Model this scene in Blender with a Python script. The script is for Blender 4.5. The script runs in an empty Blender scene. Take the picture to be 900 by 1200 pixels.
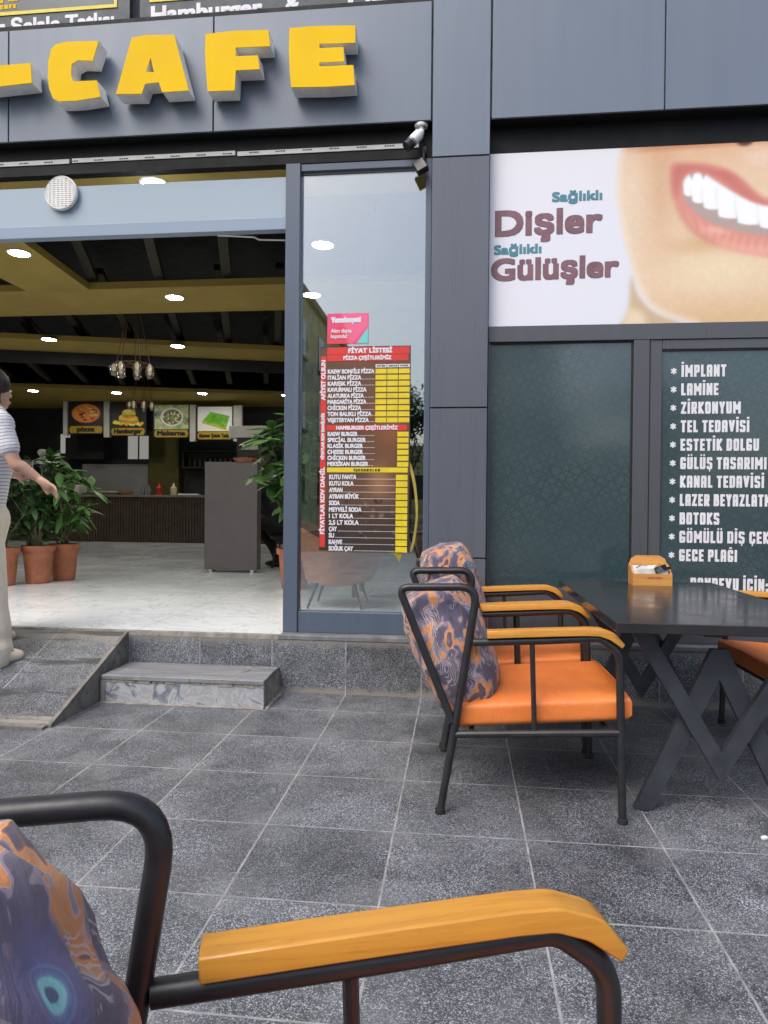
import bpy, bmesh, math, random
import numpy as np
from mathutils import Vector, Matrix

PI = math.pi
rad = math.radians
random.seed(7)
C = bpy.context.scene.collection
SC = bpy.context.scene

# ------------------------------------------------------------------ camera
EYE = 1.15
cam_d = bpy.data.cameras.new('camera')
cam = bpy.data.objects.new('camera', cam_d)
C.objects.link(cam)
cam_d.sensor_fit = 'VERTICAL'
cam_d.sensor_height = 36.0
cam_d.lens = 36.0 * 809.14 / 1200.0
cam_d.clip_start = 0.02
cam_d.clip_end = 900.0
yaw, pitch, roll = rad(6.291), rad(-0.571), rad(0.499)
cy_, sy_ = math.cos(yaw), math.sin(yaw)
fw = Vector((-sy_ * math.cos(pitch), cy_ * math.cos(pitch), math.sin(pitch)))
r0 = Vector((cy_, sy_, 0.0))
u0 = r0.cross(fw)
rv = math.cos(roll) * r0 + math.sin(roll) * u0
uv = -math.sin(roll) * r0 + math.cos(roll) * u0
cam.matrix_world = Matrix(((rv.x, uv.x, -fw.x, 0), (rv.y, uv.y, -fw.y, 0), (rv.z, uv.z, -fw.z, EYE), (0, 0, 0, 1)))
SC.camera = cam

# ------------------------------------------------------------------ sky, sun, exposure
SUN_EL, SUN_AZ = rad(52), rad(215)          # azimuth clockwise from +Y: behind the viewer, a little to the left
world = bpy.data.worlds.new('World')
SC.world = world
world.use_nodes = True
wt = world.node_tree
sky = wt.nodes.new('ShaderNodeTexSky')
sky.sky_type = 'NISHITA'
sky.sun_disc = False
sky.sun_elevation = SUN_EL
sky.sun_rotation = SUN_AZ
sky.air_density = 1.0
sky.dust_density = 4.0
sky.ozone_density = 1.0
bg = wt.nodes['Background']
bg.inputs['Strength'].default_value = 0.15
wt.links.new(sky.outputs[0], bg.inputs['Color'])
sun_d = bpy.data.lights.new('sun', 'SUN')
sun_d.energy = 0.8
sun_d.angle = rad(40)
sun_d.color = (0.985, 0.99, 1.0)
sun = bpy.data.objects.new('sun', sun_d)
C.objects.link(sun)
sdir = Vector((math.sin(SUN_AZ) * math.cos(SUN_EL), math.cos(SUN_AZ) * math.cos(SUN_EL), math.sin(SUN_EL)))
sun.rotation_euler = sdir.to_track_quat('Z', 'Y').to_euler()
sun.location = (-4, -8, 14)
SC.view_settings.view_transform = 'Standard'
SC.view_settings.look = 'None'
SC.view_settings.gamma = 1.0
SC.view_settings.use_curve_mapping = False
SC.view_settings.exposure = 0.72
SC.render.engine = 'CYCLES'
SC.cycles.max_bounces = 8
SC.cycles.diffuse_bounces = 4
SC.cycles.glossy_bounces = 4
SC.cycles.transparent_max_bounces = 12
SC.cycles.caustics_reflective = False
SC.cycles.caustics_refractive = False
SC.cycles.use_denoising = True


# ------------------------------------------------------------------ helpers
def lin(c):
    return tuple((v / 12.92 if v <= 0.04045 else ((v + 0.055) / 1.055) ** 2.4) for v in c)


def rgb(r, g, b):
    return lin((r / 255.0, g / 255.0, b / 255.0)) + (1.0,)


def tag(o, label=None, cat=None, group=None, kind=None):
    if label: o['label'] = label
    if cat: o['category'] = cat
    if group: o['group'] = group
    if kind: o['kind'] = kind
    return o


def thing(name, label, cat, loc=(0, 0, 0), rz=0.0, group=None):
    o = bpy.data.objects.new(name, None)
    o.empty_display_size = 0.1
    C.objects.link(o)
    o.location = loc
    o.rotation_euler = (0, 0, rz)
    return tag(o, label, cat, group)


def wloc(o):
    v = Vector((0, 0, 0))
    while o is not None:
        v += Vector(o.location)
        o = o.parent
    return v


def put(name, me, mat, parent=None, smooth=True, angle=35):
    if mat is not None:
        me.materials.clear()
        me.materials.append(mat)
    if smooth:
        for p in me.polygons: p.use_smooth = True
        if angle is not None: me.set_sharp_from_angle(angle=rad(angle))
    o = bpy.data.objects.new(name, me)
    C.objects.link(o)
    if parent is not None:
        o.parent = parent
    return o


def copy_tree(o, parent=None):
    c = o.copy()
    C.objects.link(c)
    if parent is not None: c.parent = parent
    for ch in list(o.children): copy_tree(ch, c)
    return c


def fillet(pts, r, n=7):
    pts = [Vector(p) for p in pts]
    if not isinstance(r, (list, tuple)): r = [r] * len(pts)
    out = [pts[0]]
    for i in range(1, len(pts) - 1):
        a, b, c = pts[i - 1], pts[i], pts[i + 1]
        d1, d2 = (a - b).normalized(), (c - b).normalized()
        ang = d1.angle(d2)
        if ang > PI - 0.02 or r[i] <= 0:
            out.append(b); continue
        t = min(r[i] / math.tan(ang / 2), (a - b).length * .49, (c - b).length * .49)
        p1, p2 = b + d1 * t, b + d2 * t
        for k in range(n + 1):
            s = k / n
            out.append((1 - s) ** 2 * p1 + 2 * s * (1 - s) * b + s * s * p2)
    out.append(pts[-1])
    return out


class MB:
    """collects shapes, then links them as one mesh object"""
    def __init__(s):
        s.bm = bmesh.new()

    def box(s, x0, x1, y0, y1, z0, z1, bev=0.0, seg=1, rot=None):
        g = bmesh.ops.create_cube(s.bm, size=1.0)
        vs = g['verts']
        c = Vector(((x0 + x1) / 2, (y0 + y1) / 2, (z0 + z1) / 2))
        for v in vs:
            v.co = Vector((v.co.x * (x1 - x0), v.co.y * (y1 - y0), v.co.z * (z1 - z0)))
        if bev:
            es = list({e for v in vs for e in v.link_edges})
            r = bmesh.ops.bevel(s.bm, geom=es, offset=bev, segments=seg, affect='EDGES', profile=0.5)
            vs = list({v for f in r['faces'] for v in f.verts} | {v for v in vs if v.is_valid})
        for v in vs:
            v.co = (rot @ v.co if rot else v.co) + c
        return s

    def tube(s, pts, r, seg=10, cap=True, flat=None):
        pts = [Vector(p) for p in pts]
        n = len(pts)
        r = [float(v) for v in r] if isinstance(r, (list, tuple)) else [float(r)] * n
        t0 = (pts[1] - pts[0]).normalized()
        up = Vector((0, 0, 1)) if abs(t0.z) < .9 else Vector((0, 1, 0))
        nrm = (up - t0 * up.dot(t0)).normalized()
        rings = []
        for i, p in enumerate(pts):
            if i == 0: t = t0
            elif i == n - 1: t = (pts[i] - pts[i - 1]).normalized()
            else: t = ((pts[i + 1] - pts[i]).normalized() + (pts[i] - pts[i - 1]).normalized()).normalized()
            nrm = (nrm - t * nrm.dot(t)).normalized()
            b = t.cross(nrm)
            fx = flat or (1, 1)
            rings.append([s.bm.verts.new(p + r[i] * (math.cos(2 * PI * k / seg) * nrm * fx[0] + math.sin(2 * PI * k / seg) * b * fx[1])) for k in range(seg)])
        for a, b in zip(rings, rings[1:]):
            for k in range(seg):
                s.bm.faces.new((a[k], a[(k + 1) % seg], b[(k + 1) % seg], b[k]))
        if cap:
            s.bm.faces.new(rings[0][::-1]); s.bm.faces.new(rings[-1])
        return s

    def lathe(s, prof, c=(0, 0, 0), seg=24, axis='z', sx=1.0, sy=1.0, cap=True):
        c = Vector(c)
        rings = []
        for r, h in prof:
            ring = []
            for k in range(seg):
                a = 2 * PI * k / seg
                if axis == 'z': v = Vector((r * math.cos(a) * sx, r * math.sin(a) * sy, h))
                elif axis == 'y': v = Vector((r * math.cos(a), h, -r * math.sin(a)))
                else: v = Vector((h, r * math.cos(a), r * math.sin(a)))
                ring.append(s.bm.verts.new(c + v))
            rings.append(ring)
        for a, b in zip(rings, rings[1:]):
            for k in range(seg):
                s.bm.faces.new((a[k], a[(k + 1) % seg], b[(k + 1) % seg], b[k]))
        if cap: s.bm.faces.new(rings[0][::-1]); s.bm.faces.new(rings[-1])
        return s

    def ball(s, c, r, seg=16, rot=None):
        g = bmesh.ops.create_uvsphere(s.bm, u_segments=seg, v_segments=max(6, seg * 2 // 3), radius=1.0)
        rr = r if isinstance(r, (tuple, list)) else (r, r, r)
        for v in g['verts']:
            p = Vector((v.co.x * rr[0], v.co.y * rr[1], v.co.z * rr[2]))
            v.co = (rot @ p if rot else p) + Vector(c)
        return s

    def prism(s, poly, y0, y1, holes=()):
        """outline in XZ, extruded from y0 (front) to y1"""
        tri = None
        loops = [poly] + list(holes)
        from mathutils.geometry import tessellate_polygon
        tri = tessellate_polygon([[Vector((p[0], p[1], 0)) for p in l] for l in loops])
        flat = [p for l in loops for p in l]
        f = [s.bm.verts.new((x, y0, z)) for x, z in flat]
        b = [s.bm.verts.new((x, y1, z)) for x, z in flat]
        for t in tri:
            try:
                s.bm.faces.new([f[i] for i in t]); s.bm.faces.new([b[i] for i in t][::-1])
            except ValueError: pass
        o = 0
        for l in loops:
            n = len(l)
            for k in range(n):
                i, j = o + k, o + (k + 1) % n
                s.bm.faces.new((f[i], b[i], b[j], f[j]))
            o += n
        return s

    def quad(s, a, b, c, d):
        s.bm.faces.new([s.bm.verts.new(p) for p in (a, b, c, d)])
        return s

    def sheet(s, xs, ys, fz):
        g = [[s.bm.verts.new((x, y, fz(x, y))) for x in xs] for y in ys]
        for j in range(len(ys) - 1):
            for i in range(len(xs) - 1):
                s.bm.faces.new((g[j][i], g[j][i + 1], g[j + 1][i + 1], g[j + 1][i]))
        return s

    def xf(s, m):
        bmesh.ops.transform(s.bm, matrix=m, verts=s.bm.verts)
        return s

    def build(s, name, mat, parent=None, smooth=True, angle=35, world=True, normals=True):
        if normals: bmesh.ops.recalc_face_normals(s.bm, faces=s.bm.faces)
        if parent is not None and world:
            bmesh.ops.translate(s.bm, verts=s.bm.verts, vec=-wloc(parent))
        me = bpy.data.meshes.new(name)
        s.bm.to_mesh(me); s.bm.free()
        return put(name, me, mat, parent, smooth, angle)


# ------------------------------------------------------------------ materials
class NT:
    def __init__(s, name):
        s.m = bpy.data.materials.new(name)
        s.m.use_nodes = True
        s.t = s.m.node_tree
        s.b = s.t.nodes['Principled BSDF']

    def n(s, kind, ins=None, **kw):
        nd = s.t.nodes.new(kind)
        for k, v in kw.items(): setattr(nd, k, v)
        for k, v in (ins or {}).items(): s.set(nd, k, v)
        return nd

    def set(s, nd, k, v):
        sock = nd.inputs[k]
        if isinstance(v, bpy.types.NodeSocket): s.t.links.new(v, sock)
        elif isinstance(v, bpy.types.Node): s.t.links.new(v.outputs[0], sock)
        else: sock.default_value = v

    def math(s, op, a, b=0.0, c=0.0, clamp=False):
        nd = s.n('ShaderNodeMath', {0: a, 1: b, 2: c}, operation=op, use_clamp=clamp)
        return nd.outputs[0]

    def mix(s, fac, a, b, blend='MIX'):
        nd = s.n('ShaderNodeMix', data_type='RGBA', blend_type=blend)
        s.set(nd, 0, fac); s.set(nd, 6, a); s.set(nd, 7, b)
        return nd.outputs[2]

    def coord(s, scale=(1, 1, 1), rot=(0, 0, 0), which='Object'):
        tc = s.n('ShaderNodeTexCoord')
        mp = s.n('ShaderNodeMapping', {'Vector': tc.outputs[which], 'Scale': scale, 'Rotation': rot})
        return mp.outputs[0]

    def noise(s, vec, scale, detail=4.0, rough=0.55, out=0, dist=0.0):
        return s.n('ShaderNodeTexNoise', {'Vector': vec, 'Scale': scale, 'Detail': detail, 'Roughness': rough, 'Distortion': dist}).outputs[out]

    def ramp(s, fac, stops, interp='LINEAR'):
        nd = s.n('ShaderNodeValToRGB', {0: fac})
        cr = nd.color_ramp
        cr.interpolation = interp
        while len(cr.elements) < len(stops): cr.elements.new(0.5)
        for e, (p, c) in zip(cr.elements, stops):
            e.position = p
            e.color = c if len(c) == 4 else tuple(c) + (1,)
        return nd.outputs[0]

    def maprange(s, v, a, b, c=0.0, d=1.0):
        return s.n('ShaderNodeMapRange', {0: v, 1: a, 2: b, 3: c, 4: d}).outputs[0]

    def bump(s, h, strength=0.2, dist=0.005):
        nd = s.n('ShaderNodeBump', {'Height': h, 'Strength': strength, 'Distance': dist})
        s.set(s.b, 'Normal', nd.outputs[0])

    def base(s, c): s.set(s.b, 'Base Color', c)
    def rough(s, r): s.set(s.b, 'Roughness', r)


def g3(v): return (v, v, v, 1)


def simple(name, col, rough=0.5, metal=0.0, var=0.12, scale=6.0, bump=0.0, bscale=60.0, spec=0.5, wear=None, stretch=(1, 1, 1)):
    t = NT(name)
    vec = t.coord(stretch)
    f = t.noise(vec, scale, 5.0, 0.6)
    c = col if len(col) == 4 else tuple(col) + (1,)
    lo = tuple(v * (1 - var * 1.6) for v in c[:3]) + (1,)
    hi = tuple(min(1, v * (1 + var * 1.6)) for v in c[:3]) + (1,)
    out = t.ramp(f, [(0.25, lo), (0.75, hi)])
    if wear:
        wcol, amt, ws = wear
        wf = t.noise(vec, ws, 8.0, 0.7)
        out = t.mix(t.maprange(wf, 1 - amt - .08, 1 - amt + .08), out, wcol)
    t.base(out)
    rf = t.noise(vec, scale * 2.3, 3.0)
    t.rough(t.maprange(rf, 0.2, 0.8, max(0.02, rough - 0.08), min(1, rough + 0.1)))
    t.b.inputs['Metallic'].default_value = metal
    t.b.inputs['Specular IOR Level'].default_value = spec
    if bump: t.bump(t.noise(vec, bscale, 4.0), bump, 0.003)
    return t.m


def emit(name, col, strength):
    t = NT(name)
    t.b.inputs['Base Color'].default_value = (.8, .8, .8, 1)
    t.b.inputs['Emission Color'].default_value = col
    t.b.inputs['Emission Strength'].default_value = strength
    return t.m


TILE, TX0, TY0 = 0.45805, -1.5959, 3.784


def granite(name, grout=(True, True), dark=1.0, dirt=0.5, strips=False):
    t = NT(name)
    vec = t.coord()
    sp = t.n('ShaderNodeSeparateXYZ', {0: vec})
    gx = t.math('DIVIDE', t.math('SUBTRACT', sp.outputs[0], TX0), TILE)
    gy = t.math('DIVIDE', t.math('SUBTRACT', sp.outputs[1], TY0), TILE)
    # speckle: fine salt and pepper chips
    v1 = t.n('ShaderNodeTexVoronoi', {'Vector': vec, 'Scale': 360.0})
    chip = t.n('ShaderNodeSeparateColor', {0: v1.outputs['Color']})
    n2 = t.noise(vec, 640.0, 2.0)
    sval = t.math('ADD', t.math('MULTIPLY', chip.outputs[0], 0.72), t.math('MULTIPLY', n2, 0.38))
    stone = t.ramp(sval, [(0.12, (0.018 * dark, 0.02 * dark, 0.024 * dark, 1)), (0.42, (0.050 * dark, 0.055 * dark, 0.063 * dark, 1)), (0.66, (0.098 * dark, 0.107 * dark, 0.117 * dark, 1)), (0.84, (0.31 * dark, 0.33 * dark, 0.36 * dark, 1)), (1.0, g3(0.60 * dark))])
    # per tile tone
    cell = t.n('ShaderNodeCombineXYZ', {0: t.math('FLOOR', gx), 1: t.math('FLOOR', gy)})
    wn = t.n('ShaderNodeTexWhiteNoise', {'Vector': cell.outputs[0]}, noise_dimensions='3D')
    tone = t.maprange(wn.outputs[0], 0, 1, 0.8, 1.15)
    # worn, dusty and damp areas
    big = t.noise(vec, 1.6, 6.0, 0.62, dist=0.4)
    mid = t.noise(vec, 6.0, 6.0, 0.7, dist=0.6)
    tone = t.math('MULTIPLY', tone, t.maprange(big, 0.3, 0.7, 0.58, 1.42))
    tone = t.math('MULTIPLY', tone, t.maprange(mid, 0.3, 0.72, 0.72, 1.32))
    spot = t.noise(vec, 2.3, 7.0, 0.75, dist=1.2)
    tone = t.math('MULTIPLY', tone, t.maprange(spot, 0.56, 0.70, 1.0, 0.50))
    tc = t.n('ShaderNodeCombineColor', {0: tone, 1: tone, 2: tone})
    col = t.mix(1.0, stone, tc.outputs[0], 'MULTIPLY')
    dustf = t.math('MULTIPLY', t.maprange(t.noise(vec, 3.1, 8.0, 0.72, dist=1.0), 0.5, 0.72), dirt)
    col = t.mix(dustf, col, (0.20, 0.205, 0.21, 1))
    hgt = sval
    if grout[1]:
        ex = t.math('ABSOLUTE', t.math('SUBTRACT', t.math('FRACT', t.math('ADD', gx, 100.0)), 0.5))
        ey = t.math('ABSOLUTE', t.math('SUBTRACT', t.math('FRACT', t.math('ADD', gy, 100.0)), 0.5))
        mid_ = t.math('SUBTRACT', 0.5, t.math('MAXIMUM', t.math('SUBTRACT', 0.5, ex), t.math('SUBTRACT', 0.5, ey)))
        nn = t.math('ADD', mid_, t.math('MULTIPLY', t.math('SUBTRACT', t.noise(vec, 4.5, 5.0, 0.65), 0.5), 0.7))
        worn = t.math('MULTIPLY', t.maprange(nn, 0.18, 0.46), 0.52)
        col = t.mix(worn, col, t.mix(0.55, col, (0.27, 0.28, 0.29, 1)))
    else:
        nz = t.math('ADD', sp.outputs[2], t.math('MULTIPLY', t.math('SUBTRACT', t.noise(vec, 7.0, 6.0, 0.7), 0.5), 0.13))
        col = t.mix(t.maprange(nz, 0.045, 0.015, 0.0, 0.85), col, (0.27, 0.25, 0.21, 1))
        col = t.mix(t.maprange(nz, 0.275, 0.315, 0.0, 0.75), col, (0.23, 0.215, 0.185, 1))
    line = None
    for use, g in ((grout[0], gx), (grout[1], gy)):
        if not use: continue
        wob = t.math('MULTIPLY', t.math('SUBTRACT', t.noise(vec, 9.0, 3.0), 0.5), 0.006)
        fr = t.math('FRACT', t.math('ADD', t.math('ADD', g, wob), 100.5))
        d = t.math('ABSOLUTE', t.math('SUBTRACT', fr, 0.5))
        l = t.maprange(d, 0.0058, 0.0085, 1.0, 0.0)
        line = l if line is None else t.math('MAXIMUM', line, l)
    if line is not None:
        gcol = t.ramp(t.noise(vec, 14.0, 4.0), [(0.3, (0.18, 0.18, 0.178, 1)), (0.7, (0.42, 0.42, 0.41, 1))])
        col = t.mix(line, col, gcol)
        hgt = t.math('SUBTRACT', sval, t.math('MULTIPLY', line, 2.0))
    if strips:
        n = t.noise(t.coord((1.2, 14, 14)), 1.0, 4.0)
        col = t.mix(t.math('MULTIPLY', t.maprange(n, 0.55, 0.62), 0.75), col, (0.02, 0.02, 0.02, 1))
    t.base(col)
    t.rough(t.maprange(mid, 0.3, 0.7, 0.38, 0.62))
    t.bump(hgt, 0.25, 0.002)
    return t.m


M = {}
M['pavement'] = granite('granite_pavement')
M['plinth'] = granite('granite_plinth', grout=(True, False), dirt=0.35)
M['ramp'] = granite('granite_ramp', grout=(True, False), dark=0.95, strips=True)
M['coping'] = simple('coping_stone', (0.16, 0.165, 0.175), 0.6, var=0.3, scale=9, bump=0.15, wear=((0.3, 0.28, 0.25, 1), 0.35, 5))
M['mortar'] = simple('mortar', (0.30, 0.28, 0.24), 0.9, var=0.35, scale=18, bump=0.5, bscale=90, wear=((0.10, 0.095, 0.08, 1), 0.4, 9))
M['road'] = simple('asphalt', (0.06, 0.06, 0.062), 0.85, var=0.3, scale=3, bump=0.3)


def panel_mat(name, c, rough=0.38):
    t = NT(name)
    vec = t.coord((9, 9, 0.5))
    f = t.noise(vec, 2.0, 6.0, 0.65)
    big = t.noise(t.coord(), 0.8, 3.0)
    c2 = tuple(v * 0.93 for v in c)
    out = t.ramp(f, [(0.3, c2), (0.6, c)])
    out = t.mix(t.maprange(big, 0.35, 0.7, 0.0, 0.3), out, tuple(min(1, v * 1.2) for v in c[:3]) + (1,))
    drip = t.noise(t.coord((30, 30, 0.25)), 1.5, 5.0, 0.7)
    out = t.mix(t.maprange(drip, 0.68, 0.80, 0.0, 0.14), out, (0.07, 0.072, 0.075, 1))
    t.base(out)
    t.rough(t.maprange(f, 0.3, 0.7, rough - .06, rough + .08))
    t.bump(t.noise(t.coord(), 2.2, 2.0), 0.05, 0.02)
    t.b.inputs['Specular IOR Level'].default_value = 0.6
    return t.m


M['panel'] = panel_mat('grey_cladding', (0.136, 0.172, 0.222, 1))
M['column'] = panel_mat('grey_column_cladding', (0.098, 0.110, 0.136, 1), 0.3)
M['frame'] = panel_mat('grey_window_frame', (0.085, 0.112, 0.155, 1), 0.34)
M['frame_dark'] = panel_mat('dark_window_frame', (0.075, 0.078, 0.088, 1), 0.3)
def plain(name, c, rough):
    t = NT(name)
    t.base(tuple(c) + (1,)); t.rough(rough)
    t.bump(t.noise(t.coord(), 1.3, 2.0), 0.03, 0.02)
    return t.m


M['header'] = plain('pale_header', (0.36, 0.445, 0.505), 0.22)
M['header_rail'] = plain('pale_header_rail', (0.27, 0.34, 0.43), 0.3)
M['soffit'] = simple('dark_soffit', (0.007, 0.0075, 0.008), 0.6, var=0.3, spec=0.25)
M['gasket'] = simple('black_gasket', (0.01, 0.01, 0.011), 0.6)
M['gap'] = simple('joint_gap', (0.15, 0.145, 0.135), 0.9, var=.4, scale=5)


def glass_mat(name, refl=0.3, tint=(0.82, 0.88, 0.88, 1)):
    t = NT(name)
    tr = t.n('ShaderNodeBsdfTransparent', {'Color': tint})
    gl = t.n('ShaderNodeBsdfGlossy', {'Color': (0.95, 0.97, 0.98, 1), 'Roughness': 0.012})
    lw = t.n('ShaderNodeLayerWeight', {'Blend': 0.35})
    f = t.math('ADD', t.math('MULTIPLY', lw.outputs['Fresnel'], 0.6), refl, clamp=True)
    mx = t.n('ShaderNodeMixShader', {0: f, 1: tr.outputs[0], 2: gl.outputs[0]})
    t.t.links.new(mx.outputs[0], t.t.nodes['Material Output'].inputs['Surface'])
    return t.m


M['glass'] = glass_mat('shop_window_glass', 0.19)
M['clear_glass'] = glass_mat('small_clear_glass', 0.10, (0.9, 0.88, 0.82, 1))


def pattern_glass(name):
    """dark green printed film with a fine star lattice, behind glossy glass"""
    t = NT(name)
    vec = t.coord()
    sp = t.n('ShaderNodeSeparateXYZ', {0: vec})
    x, z = sp.outputs[0], sp.outputs[2]
    line = None
    P = 0.105
    for a, k, off in ((22.5, 1, 0.2), (67.5, 1, 0.2), (112.5, 1, 0.2), (157.5, 1, 0.2), (45, .7071, 0.5), (135, .7071, 0.5)):
        ca, sa = math.cos(rad(a)), math.sin(rad(a))
        d = t.math('ADD', t.math('MULTIPLY', x, ca), t.math('MULTIPLY', z, sa))
        q = t.math('FRACT', t.math('ADD', t.math('MULTIPLY', d, k / P), 200.0))
        q = t.math('ABSOLUTE', t.math('SUBTRACT', q, 0.5))
        l = t.maprange(t.math('ABSOLUTE', t.math('SUBTRACT', q, off)), 0.022, 0.042, 1.0, 0.0)
        line = l if line is None else t.math('MAXIMUM', line, l)
    f = t.noise(vec, 2.0, 4.0)
    grain = t.noise(vec, 700.0, 2.0)
    basec = t.ramp(f, [(0.3, (0.020, 0.050, 0.058, 1)), (0.7, (0.030, 0.064, 0.070, 1))])
    basec = t.mix(t.math('MULTIPLY', t.maprange(grain, 0.4, 0.7), 0.25), basec, (0.06, 0.10, 0.10, 1))
    col = t.mix(t.math('MULTIPLY', line, t.maprange(f, 0.35, 0.65, 0.25, 0.6)), basec, (0.008, 0.022, 0.028, 1))
    smear = t.noise(t.coord((1, 1, 1)), 3.0, 6.0, 0.7)
    t.base(col)
    t.rough(0.45)
    t.b.inputs['Coat Weight'].default_value = 0.9
    t.set(t.b, 'Coat Roughness', t.maprange(smear, 0.3, 0.7, 0.05, 0.16))
    t.b.inputs['Coat IOR'].default_value = 1.66
    return t.m


M['film'] = pattern_glass('printed_window_film')
M['vinyl_white'] = simple('white_vinyl', (0.72, 0.72, 0.75), 0.5, var=0.05)
M['yellow'] = simple('sign_yellow', (0.83, 0.52, 0.004), 0.6, var=0.04, scale=3, spec=0.15)
M['return'] = simple('letter_return', (0.84, 0.82, 0.77), 0.6, var=0.08, scale=14, wear=((0.5, 0.48, 0.44, 1), 0.15, 8))
M['black_metal'] = simple('black_tube', (0.018, 0.018, 0.020), 0.36, var=0.25, scale=20, bump=0.05, bscale=120, wear=((0.055, 0.05, 0.05, 1), 0.22, 30))
M['table_metal'] = simple('table_frame_metal', (0.035, 0.039, 0.048), 0.42, var=0.25, scale=12, bump=0.08, bscale=80, wear=((0.10, 0.10, 0.11, 1), 0.25, 16))
M['rubber'] = simple('rubber_foot', (0.015, 0.015, 0.015), 0.8)


def wood_mat(name, c1, c2, rough=0.35, axis=0):
    t = NT(name)
    sc = [14, 14, 14]
    sc[axis] = 1.1
    vec = t.coord(tuple(sc))
    f = t.noise(vec, 3.0, 6.0, 0.6, dist=1.2)
    fine = t.noise(t.coord(tuple(v * 8 for v in sc)), 3.0, 3.0)
    f2 = t.math('ADD', t.math('MULTIPLY', f, 0.8), t.math('MULTIPLY', fine, 0.2))
    col = t.ramp(f2, [(0.3, tuple(v * .93 for v in c2[:3]) + (1,)), (0.52, c1), (0.75, tuple(min(1, v * 1.12) for v in c1[:3]) + (1,))])
    dark = t.noise(t.coord(), 40.0, 3.0)
    col = t.mix(t.maprange(dark, 0.72, 0.8, 0.0, 0.5), col, (0.16, 0.06, 0.012, 1))
    t.base(col)
    t.rough(t.maprange(fine, 0.3, 0.7, rough - 0.08, rough + 0.12))
    t.b.inputs['Coat Weight'].default_value = 0.12
    t.b.inputs['Coat Roughness'].default_value = 0.35
    t.bump(f2, 0.08, 0.002)
    return t.m


M['arm_wood'] = wood_mat('varnished_beech', (0.58, 0.27, 0.035, 1), (0.47, 0.195, 0.022, 1))
M['box_wood'] = wood_mat('pine_box', (0.62, 0.30, 0.075, 1), (0.5, 0.22, 0.05, 1), 0.5)


def leatherette():
    t = NT('orange_leatherette')
    vec = t.coord()
    f = t.noise(vec, 3.5, 5.0)
    col = t.ramp(f, [(0.3, (0.66, 0.165, 0.032, 1)), (0.7, (0.80, 0.235, 0.052, 1))])
    dirt = t.noise(vec, 9.0, 7.0, 0.7)
    col = t.mix(t.maprange(dirt, 0.6, 0.8, 0, 0.35), col, (0.42, 0.10, 0.03, 1))
    t.base(col)
    t.rough(0.46)
    cell = t.n('ShaderNodeTexVoronoi', {'Vector': vec, 'Scale': 260.0})
    wr = t.noise(t.coord((3, 1, 1)), 5.0, 4.0, 0.6, dist=1.0)
    t.bump(t.math('ADD', t.math('MULTIPLY', cell.outputs['Distance'], 0.15), t.math('MULTIPLY', wr, 1.6)), 0.35, 0.008)
    return t.m


M['seat'] = leatherette()


EYE_AT = (0.059, 0.073, 0.183)


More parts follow.
